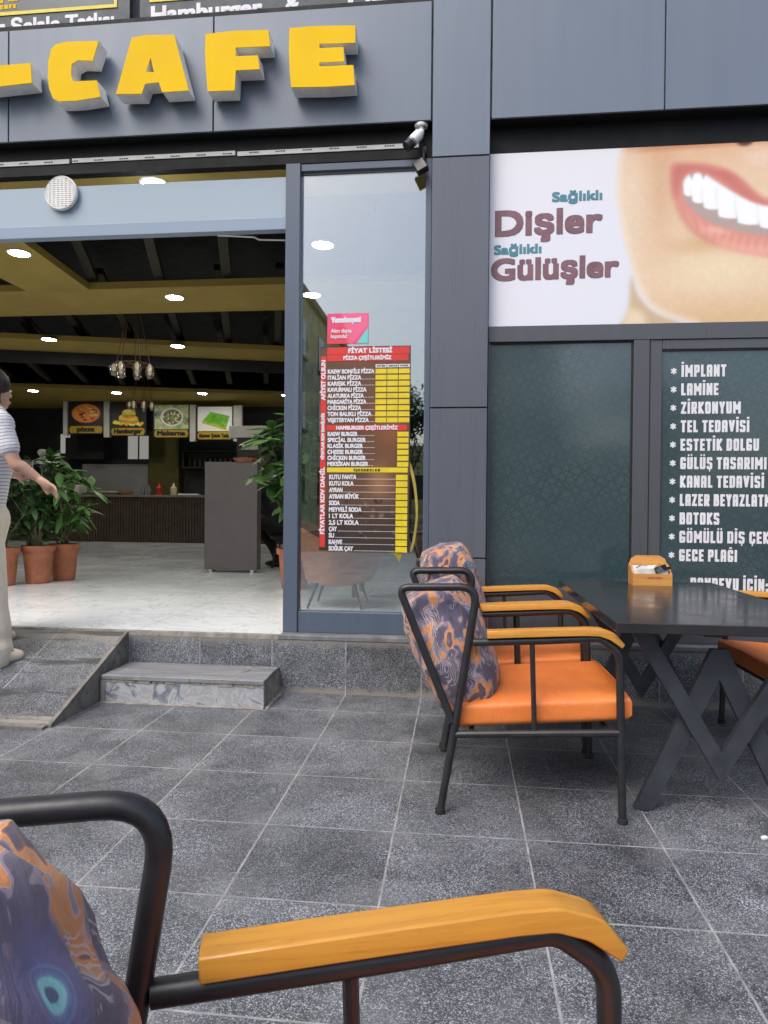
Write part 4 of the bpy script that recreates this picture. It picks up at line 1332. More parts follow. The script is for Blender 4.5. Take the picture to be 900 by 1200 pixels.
# ------------------------------------------------------------------ armchairs
def make_chair(label, group):
    """retro tubular armchair, front = +x, 0.655 m between the side frames"""
    t = thing('armchair', label, 'chair', (0, 0, 0), 0, group)
    HW, r = .3275, .0148
    for s in (1, -1):
        y = s * HW
        mb = MB(); mb.tube(fillet([(-.064, y, .004), (-.01, y, .335), (.068, y, .850), (-.226, y, .842), (-.022, y, .345)], [0, 0, .06, .028, 0], 8), r, 12)
        sf = mb.build('side_frame', M['black_metal'], t)
        mb = MB(); mb.lathe([(.0185, 0), (.0185, .018), (.016, .02)], (-.064, y, 0), 12); mb.build('rubber_foot', M['rubber'], sf)
        mb = MB(); mb.tube(fillet([(.052, y, .643), (.30, y, .657), (.512, y, .672), (.580, y, .622), (.598, y, .004)], [0, 0, .05, .07, 0], 8), r, 12)
        fl = mb.build('front_leg', M['black_metal'], t)
        mb = MB(); mb.lathe([(.0185, 0), (.0185, .018), (.016, .02)], (.598, y, 0), 12); mb.build('rubber_foot', M['rubber'], fl)
        mb = MB(); mb.tube([(.268, y, .648), (.280, y, .316)], .0095, 8); mb.build('strut', M['black_metal'], t)
        # wooden arm rest: profile swept along its length, nose bending down over the tube
        prof = [(.104, .662), (.20, .668), (.34, .676), (.46, .682), (.505, .682), (.545, .669), (.586, .640)]
        pv = [Vector((a, b, 0)) for a, b in prof]
        pv = fillet(pv, .05, 5)
        prof = [(v.x, v.y) for v in pv]
        mb = MB()
        hw, th = .0225, .0255
        rings = []
        for i, (x, z) in enumerate(prof):
            a, b = prof[max(0, i - 1)], prof[min(len(prof) - 1, i + 1)]
            d = Vector((b[0] - a[0], 0, b[1] - a[1])).normalized()
            n = Vector((-d.z, 0, d.x))
            xe = max(0., (x - .545) / .043)
            k = 1.12 - .50 * min(1., xe) ** 2
            w2 = hw * (1.0 - .06 * min(1., xe) ** 2)
            ring = []
            for (u, v) in ((-1, 0), (-1, .90), (-.93, 1), (.93, 1), (1, .90), (1, 0)):
                ring.append(mb.bm.verts.new(Vector((x, y, z)) + Vector((0, u * w2, 0)) + n * (v * th * k)))
            rings.append(ring)
        for A, Bq in zip(rings, rings[1:]):
            for k in range(6): mb.bm.faces.new((A[k], A[(k + 1) % 6], Bq[(k + 1) % 6], Bq[k]))
        mb.bm.faces.new(rings[0][::-1]); mb.bm.faces.new(rings[-1])
        o = mb.build('armrest', M['arm_wood'], t, angle=38)
        bv = o.modifiers.new('soft_edge', 'BEVEL'); bv.width = .003; bv.segments = 2; bv.limit_method = 'ANGLE'; bv.angle_limit = rad(35)
    mb = MB()
    for s in (1, -1): mb.tube([(-.012, s * HW, .298), (.590, s * HW, .330)], .0145, 10)
    for x, z in ((.05, .302), (.545, .328)): mb.tube([(x, -HW, z), (x, HW, z)], .012, 10)
    mb.build('seat_frame', M['black_metal'], t)
    for z in (.44, .60):
        x = -.022 - (z - .345) * .4206
        mb = MB(); mb.tube([(x, -HW, z), (x - .012, 0, z), (x, HW, z)], .009, 10)
        mb.build('back_rail', M['black_metal'], t)
    # seat cushion: rounded slab, slightly crowned, with piping
    mb = MB()
    n = 26
    L0, L1, W = -.012, .632, .305
    def sup(u): return math.copysign(abs(u) ** .55, u)
    for face_ in (1, -1):
        pass
    bm = mb.bm
    g = bmesh.ops.create_cube(bm, size=2.0)
    bmesh.ops.subdivide_edges(bm, edges=bm.edges[:], cuts=14, use_grid_fill=True)
    for v in bm.verts:
        x, y, z = v.co
        e = 1 - max(abs(x), abs(y)) ** 8 * .10
        cx, cyy = (L0 + L1) / 2 + x * (L1 - L0) / 2, y * W
        crown = .020 * (1 - x * x) * (1 - y * y)
        zz = .385 + .026 * x + z * .052 * e + (crown if z > 0 else -crown * .3)
        rnd = (abs(z) ** 6) * .022
        cx -= x ** 9 * rnd if abs(x) > .5 else 0
        cyy -= y ** 9 * rnd if abs(y) > .5 else 0
        if z < -.5: cx -= max(0, x) ** 6 * .006
        v.co = (cx, cyy, zz + .004 * math.sin(9 * x + 2 * y) * (1 - abs(y)) * .5)
    sc_ = mb.build('seat_cushion', M['seat'], t, angle=60)
    mb = MB()
    mb.tube([(L1 - .004, -W + .02, .445), (L1 - .004, 0, .452), (L1 - .004, W - .02, .445)], .003, 6); mb.build('piping', M['seat'], sc_)
    return t


def pillow_mesh(hw, hh, ht, seed=0):
    mb = MB()
    bm = mb.bm
    bmesh.ops.create_cube(bm, size=2.0)
    bmesh.ops.subdivide_edges(bm, edges=bm.edges[:], cuts=22, use_grid_fill=True)
    rs = random.Random(seed)
    ph = [rs.uniform(0, 6.28) for _ in range(8)]
    def shape(co):
        x, y, z = co
        d = Vector((x, y, z))
        s_ = d.normalized()
        q = d.lerp(s_ * 1.22, .20)       # mostly a slab with soft corners
        fx = 1 - .10 * abs(z) ** 2
        thick = ht * (1 - .34 * min(1, abs(x)) ** 4) * (1 - .24 * min(1, abs(z)) ** 5)
        wr = .0035 * math.sin(7 * x + 4 * z + ph[0]) * math.cos(5 * z + ph[1]) + .003 * math.sin(13 * z + 9 * x + ph[2]) + .003 * math.sin(21 * x - 11 * z + ph[3])
        return Vector((q.y * thick * 1.05 + wr * (1 if abs(y) > .5 else .4), q.x * hw * fx + wr * .5, q.z * hh + wr * .6))
    for v in bm.verts: v.co = shape(v.co)
    edge = []
    for sx, sz, dx, dz in ((-1, -1, 1, 0), (1, -1, 0, 1), (1, 1, -1, 0), (-1, 1, 0, -1)):
        for k in range(16): edge.append(shape((sx + dx * k / 8, 0.0, sz + dz * k / 8)))
    pm = MB(); pm.tube(edge + edge[:1], .0045, 7, cap=False)
    return mb, pm


def make_pillow(label, loc, rz, tilt, dims, seed, group, roll_=0.0):
    mb, pm = pillow_mesh(*dims, seed=seed)
    for m_ in (mb, pm): m_.xf(Matrix.Rotation(-tilt, 4, 'Y'))
    o = mb.build('cushion', M['print'], smooth=True, angle=None)
    pm.build('piping', M['print'], o, angle=None)
    o.location = loc
    o.rotation_euler = (0, 0, rz)
    return tag(o, label, 'cushion', group)


CG = 'retro armchairs with orange seats'
ch = make_chair('black tube armchair with orange seat nearest the viewer of the two left of the table', CG)
ch.location = (0, 2.9075, 0)
c2 = copy_tree(ch); c2.location = (-.012, 3.61, 0); c2.rotation_euler.z = rad(1.0)
c2['label'] = 'armchair with orange seat by the plinth, half hidden behind the nearer orange armchair'
c3 = copy_tree(ch); c3.location = (2.005, 3.545, 0); c3.rotation_euler.z = rad(181)
c3['label'] = 'armchair with orange seat on the right side of the black table, facing left'
c4 = copy_tree(ch); c4.location = (-.280, .361, 0); c4.rotation_euler.z = rad(15.2); c4.scale = (.97, 1, .986)
c4['label'] = 'armchair in the foreground with one wooden armrest across the bottom of the picture'
PG = 'feather print cushions on the armchairs'
make_pillow('purple and orange feather print cushion leaning in the nearer armchair left of the table', (-.034, 2.895, .592), 0, rad(23), (.295, .240, .140), 3, PG)
make_pillow('feather print cushion standing taller in the armchair behind, beside the plinth', (-.03, 3.53, .712), rad(4), rad(16), (.262, .240, .128), 8, PG)
th4 = rad(15.2)
def fgp(x, y): return (-.286 + x * math.cos(th4) - y * math.sin(th4), .358 + x * math.sin(th4) + y * math.cos(th4))
px_, py_ = fgp(-.030, .02)
make_pillow('dark feather print cushion in the foreground armchair at the left edge', (px_, py_, .62), th4, rad(20), (.275, .25, .115), 5, PG)

# ------------------------------------------------------------------ table
t_ = thing('cafe_table', 'long black cafe table with zigzag steel legs in front of the clinic window', 'table', (.965, 3.26, 0))
mb = MB(); mb.box(.555, 1.375, 2.525, 3.965, .703, .740, bev=.003, seg=2); mb.build('table_top', M['table_top'], t_, smooth=False)
mb = MB()
for y in (2.70, 3.83): mb.box(.62, 1.31, y - .03, y + .03, .697, .7025)
mb.box(.93, 1.0, 2.731, 3.799, .66, .695)
mb.build('top_rail', M['table_metal'], t_, smooth=False)


def bar(mb, a, b, w, y0, y1, cut_a=True, cut_b=True):
    """flat steel bar between two points in XZ, its ends cut level"""
    ax, az = a; bx, bz = b
    dx, dz = bx - ax, bz - az
    hx = w / 2 / abs(dz) * math.hypot(dx, dz)
    mb.prism([(ax - hx, az), (ax + hx, az), (bx + hx, bz), (bx - hx, bz)], y0, y1)


for y in (2.70, 3.83):
    cx = .972
    fr_ = MB()
    hx = .036
    # V: outer top ends down to a pointed foot above the floor
    fr_.prism([(cx - .335, .696), (cx - .335 + .070, .696), (cx, .243), (cx + .265, .696), (cx + .335, .696), (cx + .004, .135), (cx - .004, .135)], y - .030, y - .002)
    fr_.build('leg', M['table_metal'], t_, smooth=False)
    fr_ = MB()
    fr_.prism([(cx - .305, .004), (cx - .234, .004), (cx, .508), (cx + .234, .004), (cx + .305, .004), (cx + .03, .62), (cx - .03, .62)], y + .0005, y + .028)
    lg = fr_.build('leg', M['table_metal'], t_, smooth=False)
    mb = MB()
    for s in (-1, 1): mb.lathe([(.02, 0), (.02, .0038)], (cx + s * .265, y + .012, 0), 12)
    mb.build('foot_pad', M['rubber'], lg)

# napkin box
t_ = thing('napkin_box', 'small open wooden napkin box with wrapped napkins on the black table', 'napkin holder', (1.0, 3.80, .74))
X0, X1, Y0, Y1, Z_ = .905, 1.105, 3.745, 3.845, .7402
zt = Z_
mb = MB(); mb.box(X0, X1, Y0, Y1, zt, zt + .008); mb.build('base', M['box_wood'], t_, smooth=False)
mb = MB(); mb.box(X0, X1, Y0, Y0 + .008, zt + .0085, zt + .062); mb.build('front_board', M['box_wood'], t_, smooth=False)
mb = MB()
mb.prism([(X0, zt + .0085), (X1, zt + .0085), (X1, zt + .10), (X1 - .012, zt + .135), (X1 - .04, zt + .152), (X0 + .04, zt + .152), (X0 + .012, zt + .135), (X0, zt + .10)], Y1 - .008, Y1)
mb.build('back_board', M['box_wood'], t_, smooth=False)
for x in (X0, X1 - .008):
    mb = MB()
    mb.bm.faces.new([mb.bm.verts.new((x, y, z)) for y, z in ((Y0 + .0085, zt + .0085), (Y1 - .0085, zt + .0085), (Y1 - .0085, zt + .11), (Y0 + .045, zt + .095), (Y0 + .0085, zt + .062))])
    r_ = bmesh.ops.extrude_face_region(mb.bm, geom=mb.bm.faces[:])
    bmesh.ops.translate(mb.bm, verts=[v for v in r_['geom'] if isinstance(v, bmesh.types.BMVert)], vec=(.008, 0, 0))
    mb.build('side_board', M['box_wood'], t_, smooth=False)
mb = MB(); stroke_text(mb, 'KAEW CAFE', X0 + .075, zt + .036, .010, Y0 - .0008, .075, t=.2); mb.build('printing', M['brown_leather'], t_, smooth=False, normals=False)
nap = MB()
for k in range(5):
    y = Y0 + .022 + k * .013
    nap.box(X0 + .012, X1 - .014 - k * .004, y, y + .010, zt + .009, zt + .088 + .007 * math.sin(k * 2.1), rot=Matrix.Rotation(rad(-5 + 2.5 * k), 3, 'Y'))
tag(nap.build('napkin', M['paper'], smooth=False), 'white paper napkins packed in the wooden box', 'napkins')
wr_ = MB()
wr_.sheet([X0 + .02 + i * .014 for i in range(11)], [0, .25, .5, .75, 1], lambda x, y: 0)
for v in wr_.bm.verts:
    x, k = v.co.x, v.co.y
    v.co = (x + .01 * math.sin(k * 7), Y0 + .012 + .010 * math.sin(x * 60) * k - .012 * (1 - k), zt + .058 + .052 * k + .008 * math.sin(x * 90 + k * 3))
tag(wr_.build('plastic_wrapper', M['clear_glass']), 'crumpled clear plastic wrapper over the napkins', 'wrapper')
sa = MB()
sa.box(X0 + .115, X0 + .175, Y0 + .012, Y0 + .018, zt + .070, zt + .104, rot=Matrix.Rotation(rad(-20), 3, 'Y'))
sa.box(X0 + .165, X0 + .195, Y0 + .008, Y0 + .012, zt + .084, zt + .100, rot=Matrix.Rotation(rad(-12), 3, 'Y'))
tag(sa.build('sachet', M['black_plastic'], smooth=False), 'small dark sachet lying across the napkins', 'sachet')
for nm, x, y, lb in (('paper_scrap', .855, 3.02, 'small white scrap on the paving under the black table'), ('paper_scrap', 1.05, 2.51, 'small white scrap on the paving in front of the table foot')):
    mb = MB(); mb.box(x, x + .022, y, y + .014, .001, .013, bev=.003, rot=Matrix.Rotation(.4, 3, 'Z'))
    tag(mb.build(nm, M['paper'], smooth=False), lb, 'litter', 'paper scraps on the paving')

# ------------------------------------------------------------------ cafe: lamps in the ceiling
lamp_at = [(-3.80, 5.59), (-2.98, 6.93), (-5.40, 8.57), (-3.85, 9.07), (-8.20, 12.5), (-6.68, 12.83), (-5.01, 13.0), (-3.42, 13.3), (-2.06, 4.46), (-1.15, 5.63), (-1.53, 6.96), (-6.4, 6.95)]
LW = ['over the left side of the door', 'on the mustard band behind the door', 'left of the chandelier', 'right of the chandelier', 'above the left end of the far counter', 'above the pizza board', 'above the pasta board', 'at the far right of the counter wall',
      'just inside above the door header', 'seen through the window above the price list', 'seen low through the window left of the sticker', 'on the mustard band far left']
proto = None
for (x, y), w_ in zip(lamp_at, LW):
    if proto is None:
        t_ = thing('ceiling_lamp', '', 'ceiling lamp', (0, 0, 0), 0, 'round downlights in the cafe ceiling')
        mb = MB(); mb.lathe([(.098, 0), (.102, -.004), (.096, -.010), (.086, -.010), (.086, -.002)], (0, 0, 0), 28); mb.build('trim_ring', M['white_plastic'], t_)
        mb = MB(); mb.lathe([(.084, -.003), (.084, -.0065), (.02, -.009)], (0, 0, 0), 28); mb.build('diffuser', M['lamp'], t_)
        proto = t_
    else:
        t_ = copy_tree(proto)
    t_.location = (x, y, CZ - .001)
    t_['label'] = 'round lit ceiling lamp ' + w_

# chandeliers
M['bulb_glow'] = emit('amber_bulb', (1.0, 0.72, 0.38, 1), 0.16)
proto = None
for cx, cy, cz, s_, lb in ((-3.96, 8.0, 2.70, 1.0, 'nearer chandelier of glass shades on chains under the dark ceiling'), (-5.2, 10.8, 2.69, .85, 'smaller far chandelier of glass shades in front of the menu boards')):
    if proto is None:
        t_ = thing('chandelier', lb, 'chandelier', (0, 0, 0), 0, 'glass shade chandeliers')
        mb = MB()
        for k in range(5):
            a = 2 * PI * k / 5 + .3
            mb.tube([(.04 * math.cos(a), .04 * math.sin(a), .93), (.20 * math.cos(a), .20 * math.sin(a), .13)], .005, 6)
        mb.lathe([(.06, .93), (.07, .955)], (0, 0, 0), 16)
        mb.build('chain', M['brown_wood'], t_)
        mb = MB(); ring = [(.20 * math.cos(a), .20 * math.sin(a), .13) for a in np.linspace(0, 2 * PI, 25).tolist()]; mb.tube(ring, .009, 8, cap=False)
        for k in range(4): mb.tube([(0, 0, .13), (.2 * math.cos(k * PI / 2), .2 * math.sin(k * PI / 2), .13)], .006, 6)
        mb.build('ring', M['brown_wood'], t_)
        for k in range(7):
            a = 2 * PI * k / 7
            x, y = .215 * math.cos(a), .215 * math.sin(a)
            mb = MB(); mb.lathe([(.018, .12), (.042, .095), (.054, .055), (.047, .012), (.032, -.018)], (x, y, 0), 14)
            sh = mb.build('lamp_shade', M['clear_glass'], t_)
            mb = MB(); mb.lathe([(.012, .12), (.026, .08), (.022, .045), (.006, .03)], (x, y, 0), 10); mb.build('bulb', M['bulb_glow'], sh)
        proto = t_
    else:
        t_ = copy_tree(proto); t_['label'] = lb
    t_.location = (cx, cy, cz); t_.scale = (s_, s_, s_)

# ------------------------------------------------------------------ counter and what stands behind it
t_ = thing('counter', 'long dark serving counter with fine upright slats at the back of the cafe', 'counter', (-6, 13.6, FZ))
B(t_, 'front_panel', M['counter'], (-11, -2.6, 13.42, 13.5, FZ, 1.27))
mb = MB()
x = -8.6
while x < -2.6:
    mb.box(x, x + .035, 13.395, 13.4195, FZ + .02, 1.265); x += .06
mb.build('slat', simple('slat_wood', (0.075, 0.055, 0.038), .55, var=.25), t_, smooth=False)
B(t_, 'worktop', M['counter_top'], (-11, -2.55, 13.37, 14.1, 1.271, 1.315), bev=.004)

# kitchen wall openings
t_ = thing('kitchen_hatch', 'serving hatch in the dark back wall with pale panel and bright gaps', 'hatch', (-8, 14.8, 1.3))
B(t_, 'pale_panel', M['pale_wall'], (-8.5, -6.95, 14.78, 14.89, 1.3, 2.02))
for b_ in ((-9.05, -8.86, 14.82, 14.89, 2.27, 2.70), (-7.44, -6.92, 14.82, 14.89, 2.13, 2.66)): B(t_, 'bright_opening', M['window_glow'], b_)
for b_ in ((-7.46, -6.90, 14.805, 14.8195, 2.115, 2.135), (-7.46, -6.90, 14.805, 14.8195, 2.655, 2.675), (-7.20, -7.17, 14.805, 14.8195, 2.1355, 2.6545)): B(t_, 'opening_frame', M['black_plastic'], b_)
B(t_, 'hood', simple('grey_hood', (.03, .033, .036), .35), (-8.80, -7.9, 14.6, 14.89, 2.12, 2.60))
B(t_, 'side_wall', M['olive'], (-6.9, -6.2, 14.7, 14.89, 1.3, 2.75))
t_ = thing('bottle_shelf', 'dark wall shelf with rows of small bottles behind the counter', 'shelf', (-5.3, 14.8, 1.9))
B(t_, 'shelf_board', M['rafter'], (-6.1, -4.0, 14.62, 14.89, 1.92, 1.96))
B(t_, 'shelf_board', M['rafter'], (-6.1, -4.0, 14.62, 14.89, 2.28, 2.31))
B(t_, 'shelf_side', M['rafter'], (-6.1, -6.05, 14.62, 14.89, 1.961, 2.279))
for k in range(16):
    x = -5.95 + k * .115
    mb = MB(); mb.lathe([(.032, 0), (.034, .10), (.013, .15), (.013, .19)], (x, 14.72, 1.961), 10)
    o = mb.build('bottle', simple('bottle_glass%d' % k, random.choice([(.10, .11, .10), (.05, .09, .05), (.14, .11, .07), (.12, .13, .14)]), .2))
    tag(o, 'small bottle in the row on the dark shelf behind the counter', 'bottle', 'bottles on the back shelf')

def lathe_thing(name, mat, prof, at, label, cat, group=None, seg=16):
    mb = MB(); mb.lathe(prof, at, seg)
    return tag(mb.build(name, mat), label, cat, group)

lathe_thing('sauce_bottle', M['red_plastic'], [(.06, 0), (.062, .15), (.025, .19), (.012, .25)], (-6.13, 13.55, 1.3155), 'red squeeze sauce bottle on the far counter', 'bottle')
lathe_thing('sauce_bottle', simple('cream_plastic', (.6, .52, .32), .4), [(.06, 0), (.062, .15), (.025, .19), (.012, .25)], (-5.82, 13.55, 1.3155), 'cream squeeze sauce bottle on the far counter', 'bottle')
wb = simple('water_bottle', (.16, .18, .20), .15)
for x in (-6.50, -6.37): lathe_thing('water_bottle', wb, [(.04, 0), (.042, .13), (.016, .18), (.016, .21)], (x, 13.6, 1.3155), 'clear water bottle standing beside the red sauce bottle', 'bottle', 'water bottles on the counter')
mb = MB(); mb.box(-8.35, -7.85, 13.5, 13.85, 1.3155, 1.52, bev=.02); tag(mb.build('bread_box', M['off_white'], smooth=False), 'white plastic box on the left end of the counter', 'box')
t_ = thing('food_tray', 'low glass food tray with yellow filling on the counter', 'tray', (-7.4, 13.6, 1.3155))
B(t_, 'tray', M['steel'], (-7.75, -7.0, 13.45, 13.8, 1.3155, 1.36), bev=.01)
mb = MB()
for k in range(22): mb.ball((random.uniform(-7.7, -7.05), random.uniform(13.5, 13.75), 1.37), (.07, .06, .025), 8)
mb.build('food', simple('yellow_food', (.36, .25, .07), .6, var=.4), t_)
mb = MB(); mb.lathe([(.10, 0), (.15, .07), (.14, .07), (.095, .01)], (-6.85, 13.6, 1.3155), 18); tag(mb.build('basket', M['box_wood']), 'small wicker basket between tray and bottles', 'basket')
mb = MB(); mb.box(-5.7, -5.3, 13.45, 13.7, 1.3155, 1.345, bev=.01, rot=Matrix.Rotation(.15, 3, 'Z')); tag(mb.build('serving_dish', M['white_plastic'], smooth=False), 'flat white serving dish beside the cream bottle', 'dish')

# food boards over the counter
def food(k):
    P_ = Paint(60, 48, 0, 60, 0, 48, (22, 20, 18))
    one = np.ones(P_.X.shape)
    if k == 0:
        P_.ell(30, 24, 26, 19, (150, 84, 40)); P_.ell(30, 24, 23, 16.5, (178, 92, 44), 1)
        for i in range(34):
            a, r_ = random.uniform(0, 6.28), random.uniform(0, 1) ** .5
            P_.ell(30 + 20 * r_ * math.cos(a), 24 + 14 * r_ * math.sin(a), random.uniform(1.5, 3.5), random.uniform(1, 2.4), random.choice([(120, 30, 18), (212, 150, 70), (60, 34, 24), (200, 70, 34)]), .4)
    elif k == 1:
        for x in range(6, 58, 4): P_.ell(x, 40 + random.uniform(-3, 3), 4.5, 3, random.choice([(206, 146, 50), (230, 178, 70), (184, 112, 36)]), .5, random.uniform(-1, 1))
        for x, y, s in ((24, 30, 1.), (38, 32, .9), (31, 20, 1.1)):
            P_.ell(x, y + 6, 11 * s, 4 * s, (150, 86, 36), .4); P_.ell(x, y + 3, 12 * s, 2.4 * s, (80, 110, 34), .4); P_.ell(x, y + 1.5, 11.5 * s, 1.8 * s, (226, 170, 40), .3)
            P_.ell(x, y - 2, 11 * s, 5 * s, (196, 122, 48), .5); P_.ell(x - 2, y - 4, 6 * s, 2 * s, (228, 172, 96), .8)
    elif k == 2:
        P_.lay(one, (86, 96, 72)); P_.mottled(one, [(60, 66, 50), (120, 126, 96), (84, 104, 60)], 14)
        P_.ell(31, 24, 20, 18, (206, 202, 180)); P_.ell(31, 24, 17, 15, (70, 66, 44))
        for i in range(46):
            a, r_ = random.uniform(0, 6.28), random.uniform(0, 1) ** .5
            P_.ell(31 + 15 * r_ * math.cos(a), 24 + 13 * r_ * math.sin(a), 3, 1, random.choice([(150, 160, 110), (96, 110, 60), (180, 170, 130), (60, 80, 36)]), .3, random.uniform(0, 3))
    else:
        P_.lay(one, (196, 200, 206)); P_.lay(np.clip((P_.Y - 30) / 18, 0, 1), (168, 140, 112))
        P_.lay(P_.mask([(8, 28), (22, 10), (56, 18), (50, 42)]), (60, 104, 22)); P_.lay(P_.mask([(8, 28), (50, 42), (50, 46), (8, 32)]), (120, 110, 40))
        for a, b in (((20, 32), (32, 13)), ((33, 36), (44, 16))): P_.lay(P_.mask([a, (a[0] + 1, a[1]), (b[0] + 1, b[1]), b]), (40, 72, 14))
        m = P_.mask([(8, 28), (22, 10), (56, 18), (50, 42)]); P_.mottled(m * .5, [(50, 96, 16), (110, 150, 40)], 5)
    g_ = P_.r.rand(*P_.X.shape); P_.a = P_.a * (.75 + .5 * (blur(g_, 1) * .6 + g_ * .4))[..., None]
    P_.a = np.clip(P_.a * 1.75, 0, 255)  # print brightened so the boards look lit; the light is in the colours
    return P_


NS = simple('name_strip_yellow', (0.55, 0.36, 0.02), .5)
BX = [(-8.32, 'pizza', 'Pizza'), (-7.38, 'Hamburger', 'hamburgers'), (-6.43, 'Makarna', 'pasta'), (-5.49, 'Katmer Şelale Tatlısı', 'a green pastry')]
for k, (x, word, lb) in enumerate(BX):
    z1 = 3.310 - k * .045
    t_ = thing('food_board', 'food board picturing %s with a yellow name strip, hanging above the counter' % lb.lower(), 'menu board', (x + .38, 13.9, 2.6), 0, 'food picture boards above the counter')
    B(t_, 'panel', M['blackink'], (x, x + .80, 13.905, 13.95, z1 - .70, z1))
    food(k).build('picture', x + .03, x + .77, z1 - .52, z1 - .01, 13.903, t_)
    mb = MB(); r_ = .05
    mb.prism(fil2 := [(x + .03 + r_ * (1 - math.cos(a)) if s < 0 else x + .77 - r_ * (1 - math.cos(a)), z1 - .61 + .075 * math.sin(a) * q) for s, q, rng in ((-1, 1, np.linspace(0, PI / 2, 5)), (1, 1, np.linspace(PI / 2, 0, 5)), (1, -1, np.linspace(0, PI / 2, 5)), (-1, -1, np.linspace(PI / 2, 0, 5))) for a in rng], 13.898, 13.9045)
    mb.build('name_strip', NS, t_, smooth=False)
    mb = MB(); font_text(mb, word, x + (.20 if k == 0 else .09 if k < 3 else .07), x + (.60 if k == 0 else .71 if k < 3 else .73), z1 - .645, .085 if k < 3 else .07, 13.8972, .010 if k < 3 else .006)
    mb.build('lettering', M['blackink'], t_, smooth=False, normals=False)
    if k in (0, 1, 3):
        B(t_, 'divider_post', M['off_white'], (x - .13 if k else x - .10, x - .012, 13.88, 13.97, z1 - .73, z1 + .03))
    if k == 3: B(t_, 'divider_post', M['off_white'], (x + .81, x + .98, 13.88, 13.97, z1 - .73, z1 + .01))
t_ = thing('till_display', 'pale boxed display with a dark lower panel beside the food boards', 'display', (-3.1, 9.3, 1.7))
B(t_, 'case', M['off_white'], (-3.17, -2.62, 9.2, 9.4, 2.06, 2.22), bev=.006)
B(t_, 'dark_panel', M['blackink'], (-3.06, -2.70, 9.22, 9.38, 1.80, 2.059))
B(t_, 'post', M['black_plastic'], (-2.92, -2.84, 9.26, 9.34, FZ, 1.799))
mb = MB(); font_text(mb, 'Sunum', -2.99, -2.76, 1.90, .07, 9.2185, .005); mb.build('lettering', M['off_white'], t_, smooth=False, normals=False)

# grey stand by the door
t_ = thing('stand', 'tall plain grey laminate stand with small white feet on the marble floor', 'stand', (-2.65, 7.95, FZ))
mb = MB(); mb.box(-2.965, -2.335, 7.78, 7.94, FZ + .03, 1.635, bev=.004); mb.build('body', M['cabinet'], t_, smooth=False)
for x in (-2.90, -2.40):
    for y in (7.81, 7.91):
        mb = MB(); mb.lathe([(.018, 0), (.022, .0298)], (x, y, FZ), 12); mb.build('foot', M['white_plastic'], t_)
mb = MB(); mb.lathe([(.10, 0), (.13, .05), (.12, .05), (.09, .008)], (-2.50, 7.87, 1.636), 18, sx=1.2); tag(mb.build('tray', M['terracotta']), 'shallow terracotta coloured dish on top of the grey stand', 'dish')

# ------------------------------------------------------------------ potted plants
def add_leaf(mb, base, d, L, W, droop, up=Vector((0, 0, 1))):
    d = d.normalized()
    s = d.cross(up)
    if s.length < .1: s = Vector((1, 0, 0))
    s.normalize()
    n = s.cross(d)
    pts = []
    prev = None
    for i, (t, w) in enumerate(((0, .06), (.25, .75), (.55, 1), (.8, .62), (1, .03))):
        p = base + d * (L * t) - up * (droop * L * t * t) + n * 0
        row = [mb.bm.verts.new(p + s * (W * w / 2 * k) + n * (-.16 * W * w * abs(k))) for k in (-1, 0, 1)]
        row[1].co -= n * (-.0 * W)
        if prev:
            for k in (0, 1): mb.bm.faces.new((prev[k], prev[k + 1], row[k + 1], row[k]))
        prev = row


def rosette(mb, c, d, n, L, W, rng, droop=.35):
    d = d.normalized()
    a = d.cross(Vector((.3, .2, .9))).normalized(); b = d.cross(a)
    for k in range(n):
        t = 2 * PI * k / n + rng.uniform(-.3, .3)
        dv = (a * math.cos(t) + b * math.sin(t)) * .85 + d * rng.uniform(.15, .6)
        add_leaf(mb, c, dv, L * rng.uniform(.7, 1.15), W * rng.uniform(.8, 1.15), droop * rng.uniform(.4, 1.5))


def plant(label, x, y, ph, pr, height, spread, nros, L, W, mat, seed, lean=(0, 0), low=.0, group='potted plants inside the cafe', nleaf=7):
    rng = random.Random(seed)
    t = thing('potted_plant', label, 'plant', (x, y, FZ), 0, group)
    c = (x, y, FZ)
    mb = MB(); mb.lathe([(pr * .70, 0), (pr * .74, .012), (pr * .93, ph - .055), (pr * 1.04, ph - .054), (pr * 1.06, ph), (pr * .96, ph), (pr * .92, ph - .04)], c, 28)
    mb.build('pot', M['terracotta'], t)
    mb = MB(); mb.lathe([(pr * .90, ph - .05), (pr * .905, ph - .038)], c, 20); mb.build('soil', M['soil'], t)
    tr, lf = MB(), MB()
    z0 = FZ + ph - .04
    for k in range(nros):
        a, r_ = rng.uniform(0, 2 * PI), spread * rng.uniform(.1, 1) ** .6
        hz = height * (low + (1 - low) * rng.uniform(0, 1) ** .8)
        tip = Vector((x + lean[0] * hz + r_ * math.cos(a), y + lean[1] * hz + r_ * math.sin(a), z0 + hz))
        b0 = Vector((x + rng.uniform(-.03, .03), y + rng.uniform(-.03, .03), z0))
        mid = b0.lerp(tip, .55) + Vector((0, 0, .12 * hz)) - Vector((r_ * .2 * math.cos(a), r_ * .2 * math.sin(a), 0))
        pts = [b0.lerp(mid, s).lerp(mid.lerp(tip, s), s) for s in np.linspace(0, 1, 7).tolist()]
        tr.tube(pts, [.010 - .007 * s for s in np.linspace(0, 1, 7).tolist()], 6)
        rosette(lf, tip, (tip - mid), nleaf, L, W, rng)
        for q in (3, 4, 5):
            if rng.random() < .75: rosette(lf, pts[q], Vector((rng.uniform(-1, 1), rng.uniform(-1, 1), .4)), max(3, nleaf - 3), L * .85, W * .9, rng)
    tr.build('stem', M['trunk'], t)
    lf.build('foliage', mat, t, angle=None, normals=False)
    return t


